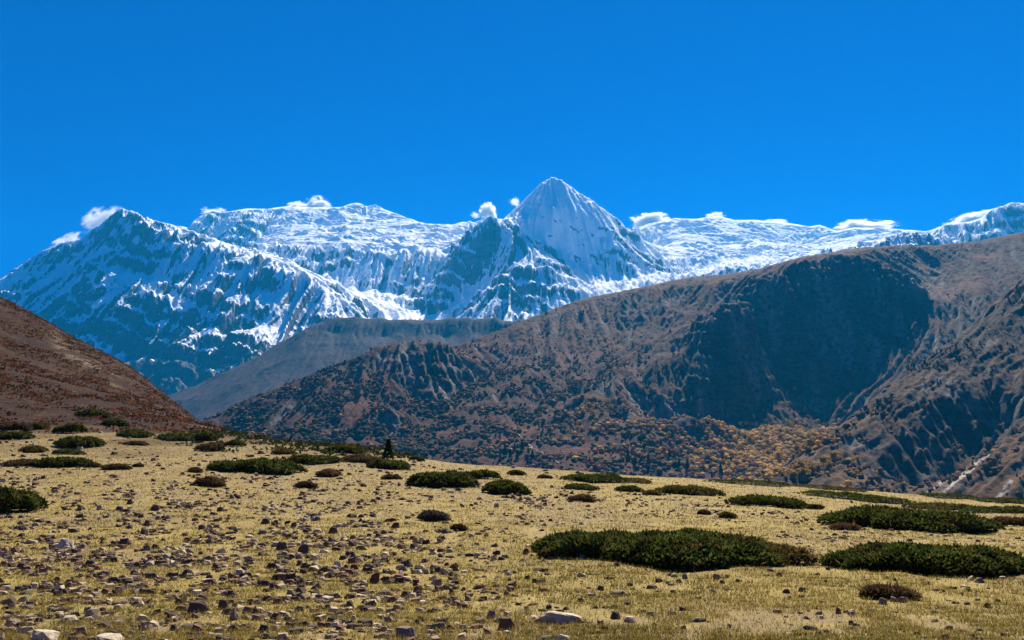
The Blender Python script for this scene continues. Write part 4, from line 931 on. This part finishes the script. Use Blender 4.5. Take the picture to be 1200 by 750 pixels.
def build_stones():
    G = 'stones lying on the dry turf'
    anchors = []
    for i, (px, bot, wp, hp, tn, kd, lab, ph) in enumerate(HERO):
        tag(place_rock(px, bot, wp, hp, tn, kd, i), lab, 'stone', G); anchors.append((px, bot, ph))
    anchors += [(785, 668, 'the largest shrub mat'), (1100, 677, 'the stone-edged wide mat'), (1041, 703, 'the stone-fringed brown bush'), (509, 612, 'the dead cushion shrub'), (12, 603, 'the left-edge bush'), (135, 552, 'the lone brown tussock'), (520, 573, 'the tall middle bush'), (682, 589, 'the tussock in the stone band'), (247, 571, 'the brown tussock'), (358, 574, 'the round brown tussock'), (1066, 623, 'the long dark mat'), (590, 580, 'the rounded middle bush')]
    kinds = {'s': 'slab', 'b': 'block', 'w': 'wedge'}
    items = []
    for k in PLAIN.split('|'):
        a = k.split(); items.append((float(a[0]), float(a[1]), float(a[2]), float(a[3]), a[4], kinds[a[5]]))
    rs = random.Random(5)
    while len(items) < 282:
        px = rs.uniform(0, 620) if rs.random() < .72 else rs.uniform(600, 1190); py = 598 + 150 * rs.random() ** .8
        wp = rs.uniform(5, 10) * (0.6 + (py - 590) / 200); 
        if any(abs(px - q[0]) < (q[2] + wp) * .55 and abs(py - q[1]) < 5 for q in items): continue
        if 615 < px < 950 and 600 < py < 676 or 980 < px and 615 < py < 685 : continue
        if px < 62 and py < 612: continue
        items.append((px, py, wp, wp * rs.uniform(.4, .65), rs.choice('dddbgp'), rs.choice(('slab', 'block', 'block', 'wedge'))))
    seen = {}
    desc = []
    for (px, py, wp, hp, tn, kd) in items:
        an = min(anchors, key=lambda q: math.hypot(px - q[0], (py - q[1]) * 2.2)); dx = px - an[0]; dy = py - an[1]
        where = ('right of' if dx > 0 else 'left of') if abs(dx) > 2.2 * abs(dy) else ('in front of' if dy > 0 else 'behind')
        size = 'small' if wp < 9 else ('hand-sized' if wp < 14 else 'larger')
        form = {'slab': 'flat', 'block': 'blocky', 'wedge': 'pointed'}[kd]
        key = (size, TONE[tn][1], form, where, an[2]); d = math.hypot(dx, dy * 2.2); desc.append((key, d)); seen.setdefault(key, []).append(d)
    ords = ['nearest', 'second nearest', 'third nearest', 'fourth nearest', 'fifth nearest', 'sixth nearest', 'seventh nearest', 'eighth nearest', 'ninth nearest', 'tenth nearest']
    for i, (it, (key, d)) in enumerate(zip(items, desc)):
        L = sorted(seen[key]); lab = '%s %s %s stone %s %s' % key
        if len(L) > 1: lab = '%s %s %s stone, %s of its kind %s %s' % (key[0], key[1], key[2], ords[min(L.index(d), 9)], key[3], key[4])
        tag(place_rock(*it, 50 + i), lab, 'stone', G)
build_stones()

def pebble_density(px, py):
    n = fbm(px / 46, (py - 500) / 11, 4)
    left = (sm(760, 350, px) * sm(545, 575, py) + .45 * sm(560, 480, px) * sm(500, 520, py)) * (1.0 - .5 * sm(660, 735, py))
    band = np.exp(-((py - 592 - (px - 750) * 0.035) / 13) ** 2) * sm(570, 640, px) * sm(990, 880, px)
    band2 = np.exp(-((py - 632) / 20) ** 2) * sm(900, 930, px) * sm(1010, 980, px) * .5
    band3 = np.exp(-((py - 625 - (px - 1000) * .05) / 7) ** 2) * sm(980, 1040, px) * .35
    return np.clip((left * .40 + band * 1.25 + band2 + band3) * sm(-.2, .5, n + .12) + 0.025, 0, 1)
def pebbles():
    rs = np.random.RandomState(3); n = 140000
    px = rs.uniform(-290, 1490, n); py = 500 + 275 * rs.rand(n) ** .95
    k = rs.rand(n) < pebble_density(px, py); px = px[k]; py = py[k]
    D = hitD(px, py); k = np.isfinite(D) & (D < 125); px, py, D = px[k], py[k], D[k]; n = len(px)
    u = (px - 600) / F; v = (375 - py) / F; kk = D / (cp - v * sp); x = u * kk; y = D; z = gh(x, y)
    s = (1.1 + 4.6 * rs.rand(n) ** 3) * (0.75 + sm(560, 720, py) * .75) * (1 - .35 * sm(560, 760, px)) * D / F
    V0 = np.array([(-1, 0, 0), (1, 0, 0), (0, -1, 0), (0, 1, 0), (-.5, -.45, .9), (.6, -.35, 1), (.4, .5, .85), (-.45, .5, 1.0), (0, 0, -.5)])
    F0 = np.array([(0, 2, 4), (2, 5, 4), (2, 1, 5), (1, 6, 5), (1, 3, 6), (3, 7, 6), (3, 0, 7), (0, 4, 7), (4, 5, 6), (4, 6, 7), (0, 8, 2), (2, 8, 1), (1, 8, 3), (3, 8, 0)])
    Vj = V0[None] * (1 + .5 * (rs.rand(n, 9, 3) - .5))
    r = rs.rand(n) * 6.28; c, sn = np.cos(r)[:, None], np.sin(r)[:, None]
    X = Vj[..., 0] * c - Vj[..., 1] * sn; Y = Vj[..., 0] * sn + Vj[..., 1] * c
    hz = (.35 + .6 * rs.rand(n))[:, None]
    A = np.stack([x[:, None] + X * s[:, None], y[:, None] + Y * s[:, None] * .9, z[:, None] + (Vj[..., 2] * hz - .1) * s[:, None]], -1).reshape(-1, 3)
    B = (F0[None] + (np.arange(n) * 9)[:, None, None]).reshape(-1, 3)
    tn = np.array([(.085, .058, .038), (.07, .05, .035), (.16, .09, .05), (.24, .175, .11), (.42, .33, .21)])[rs.randint(0, 5, n)] * (.7 + .6 * rs.rand(n, 1))
    N = NT('pebble_stone'); N.base(N.attr('col').outputs['Color'])
    tag(mesh_np('scattered_pebbles', A, B, {'col': np.repeat(tn, 9, 0)}, False, N.m), kind='stuff')
pebbles()
def grass():
    rs = np.random.RandomState(9); n = 450000
    px = rs.uniform(-290, 1490, n); py = 505 + 275 * rs.rand(n) ** .85
    D = hitD(px, py); k = np.isfinite(D) & (D < 105) & (D > 5); px, py, D = px[k], py[k], D[k]
    # bare soil where the stones lie thickest
    k = rs.rand(len(px)) > pebble_density(px, py) * .6; px, py, D = px[k], py[k], D[k]; n = len(px)
    u = (px - 600) / F; v = (375 - py) / F; kk = D / (cp - v * sp); x = u * kk; y = D; z = gh(x, y)
    clump = fbm(x / .28, y / .28, 3)
    h = (.018 + .030 * rs.rand(n) + .022 * np.clip(clump, 0, 1)) * (1 + .02 * D); wd = np.maximum(.0045, .45 * D / F)
    a = rs.rand(n) * 6.28; l = rs.randn(n, 2) * .55
    dx = np.cos(a) * wd; dy = np.sin(a) * wd
    A = None
    A3 = np.stack([np.stack([x - dx, y - dy, z - .004], -1), np.stack([x + dx, y + dy, z - .004], -1), np.stack([x + l[:, 0] * h, y + l[:, 1] * h, z + h], -1)], 1)
    base = np.array([(0.32, 0.24, 0.052), (0.23, 0.182, 0.035), (0.42, 0.325, 0.12), (0.12, 0.085, 0.022), (0.19, 0.175, 0.025)])[rs.choice(5, n, p=(.36, .22, .2, .12, .1))]
    g = sm(.05, .6, fbm(x / 1.7, y / 1.7, 3))[:, None]; k2 = rs.rand(n) > .85 * sm(-.05, -.45, fbm(x / 1.1 + 4, y / 1.9, 4)); base = base * (1 - .4 * g) + np.array([.13, .13, .03]) * .4 * g
    A = A3[k2].reshape(-1, 3); B = np.arange(len(A)).reshape(-1, 3)
    N = NT('dry_grass'); c = N.attr('col').outputs['Color']; N.base(c)
    tr = N.n('ShaderNodeBsdfTranslucent'); N.l(c, tr.inputs[0]); mx = N.n('ShaderNodeMixShader'); mx.inputs[0].default_value = .35
    N.l(N.b.outputs[0], mx.inputs[1]); N.l(tr.outputs[0], mx.inputs[2]); N.l(mx.outputs[0], N.t.nodes['Material Output'].inputs['Surface'])
    tag(mesh_np('grass', A, B, {'col': np.repeat((base * (.7 + .5 * rs.rand(n, 1)) * (1 - .3 * sm(-.1, .5, fbm(x / 5 + 3, y / 8, 3)))[:, None])[k2], 3, 0)}, False, N.m), kind='stuff')
grass()

# zigzag path across the valley: a thin pale track laid on the slope
def path():
    pts = [(602, 506), (612, 514), (624, 526), (636, 532), (648, 538), (656, 545)]
    P3 = []
    for a, b in zip(pts[:-1], pts[1:]):
        for t in np.linspace(0, 1, 9)[:-1]:
            h_ = mountain_hit(a[0] + (b[0] - a[0]) * t, a[1] + (b[1] - a[1]) * t)
            if h_: P3.append(h_)
    if len(P3) < 3: return
    p = np.array(P3); p = np.array([p[max(0, i - 1):i + 2].mean(0) for i in range(len(p))])
    d = np.gradient(p, axis=0); s = np.stack([-d[:, 1], d[:, 0], d[:, 0] * 0], -1); s /= np.linalg.norm(s, axis=1)[:, None] + 1e-9
    xs, ys, Z, _ = DARK
    def on(q): return bil(Z, (q[:, 0] - xs[0]) / 5.0, (q[:, 1] - ys[0]) / 5.0) + 1.6
    L = p + s * 1.5; Rr = p - s * 1.5; zc = np.maximum(on(L), on(Rr)); L[:, 2] = zc; Rr[:, 2] = zc
    n = len(p); V = np.concatenate([L, Rr]); f = np.array([(i, i + 1, n + i + 1, n + i) for i in range(n - 1)])
    N = NT('path_dust'); N.base(N.mix(N.noise(.1, 4, .6), (.22, .18, .14), (.30, .26, .2)))
    tag(mesh_np('path', V, f, None, True, N.m), kind='structure')
path()

# ================================================================== CLOUDS (behind the crest, outside the haze)
def cloud_mat(dens):
    m = bpy.data.materials.new('cloud_vapour'); m.use_nodes = True; t = m.node_tree; t.nodes.remove(t.nodes['Principled BSDF'])
    v = t.nodes.new('ShaderNodeVolumePrincipled'); v.inputs['Color'].default_value = (1, 1, 1, 1); v.inputs['Anisotropy'].default_value = 0.35
    def M(op, a, b=0.0):
        x = t.nodes.new('ShaderNodeMath'); x.operation = op
        for i, q in ((0, a), (1, b)):
            if isinstance(q, (int, float)): x.inputs[i].default_value = q
            else: t.links.new(q, x.inputs[i])
        return x.outputs[0]
    tc = t.nodes.new('ShaderNodeTexCoord'); ln = t.nodes.new('ShaderNodeVectorMath'); ln.operation = 'LENGTH'; t.links.new(tc.outputs['Object'], ln.inputs[0])
    nz = t.nodes.new('ShaderNodeTexNoise'); nz.noise_dimensions = '4D'; nz.inputs['Scale'].default_value = 1.7; nz.inputs['Detail'].default_value = 6; nz.inputs['Roughness'].default_value = .62
    oi = t.nodes.new('ShaderNodeObjectInfo'); t.links.new(tc.outputs['Object'], nz.inputs['Vector']); t.links.new(M('MULTIPLY', oi.outputs['Random'], 50.0), nz.inputs['W'])
    d = M('SUBTRACT', M('MULTIPLY', nz.outputs['Fac'], 4.2), M('MULTIPLY', ln.outputs['Value'], 1.35)); d = M('SUBTRACT', d, 1.15)
    d = M('MINIMUM', M('MAXIMUM', d, 0.0), 0.5); t.links.new(M('MULTIPLY', d, dens), v.inputs['Density'])
    t.links.new(v.outputs[0], t.nodes['Material Output'].inputs['Volume']); return m
def clouds():
    thick = cloud_mat(0.09); thin = cloud_mat(0.03)
    V, Fc = ico(3, 1); V = V / np.linalg.norm(V, axis=1)[:, None]
    L = [(372, 240, 30, 20, 1, 'rounded white cloud puff left of the domed snow top, right of two'), (350, 242, 30, 13, 1, 'flatter white cloud puff left of the domed snow top, left of two'),
         (572, 249, 20, 24, 1, 'upright white cloud puff beside the dark sub-peak tip'), (558, 252, 13, 9, 0, 'tiny cloud scrap left of the upright puff'),
         (603, 236, 12, 12, 0, 'wispy cloud scrap on the left shoulder of the highest peak'),
         (119, 258, 50, 30, 0, 'wind-blown cloud plume left of the left peak'), (74, 286, 44, 18, 0, 'low cloud wisp on the far left ridge'), (250, 248, 34, 10, 0, 'thin cloud cap at the left end of the snow plateau'),
         (762, 260, 48, 24, 1, 'big white cloud puff right of the highest peak'), (838, 254, 24, 12, 1, 'small cloud puff above the middle of the right plateau'),
         (908, 262, 36, 9, 1, 'thin cloud line on the right plateau crest'), (1015, 266, 74, 15, 1, 'long low cloud bank near the right end of the plateau'), (1136, 258, 70, 15, 1, 'cloud plume blowing left of the right-hand peak')]
    k = 13900 / F
    for i, (px, py, wp, hp, th, lab) in enumerate(L):
        o = mesh_np('cloud', V, Fc, None, True, thick if th else thin); o.location = P(px, py, 13900)
        o.scale = (wp * k * .62, max(hp, wp * .5) * k * .55, hp * k * .62)
        if i in (5, 6): o.rotation_euler = (0, R(-32), 0)
        if i == 12: o.rotation_euler = (0, R(-14), 0)
        tag(o, lab, 'cloud', 'small clouds on the snow crest')
clouds()
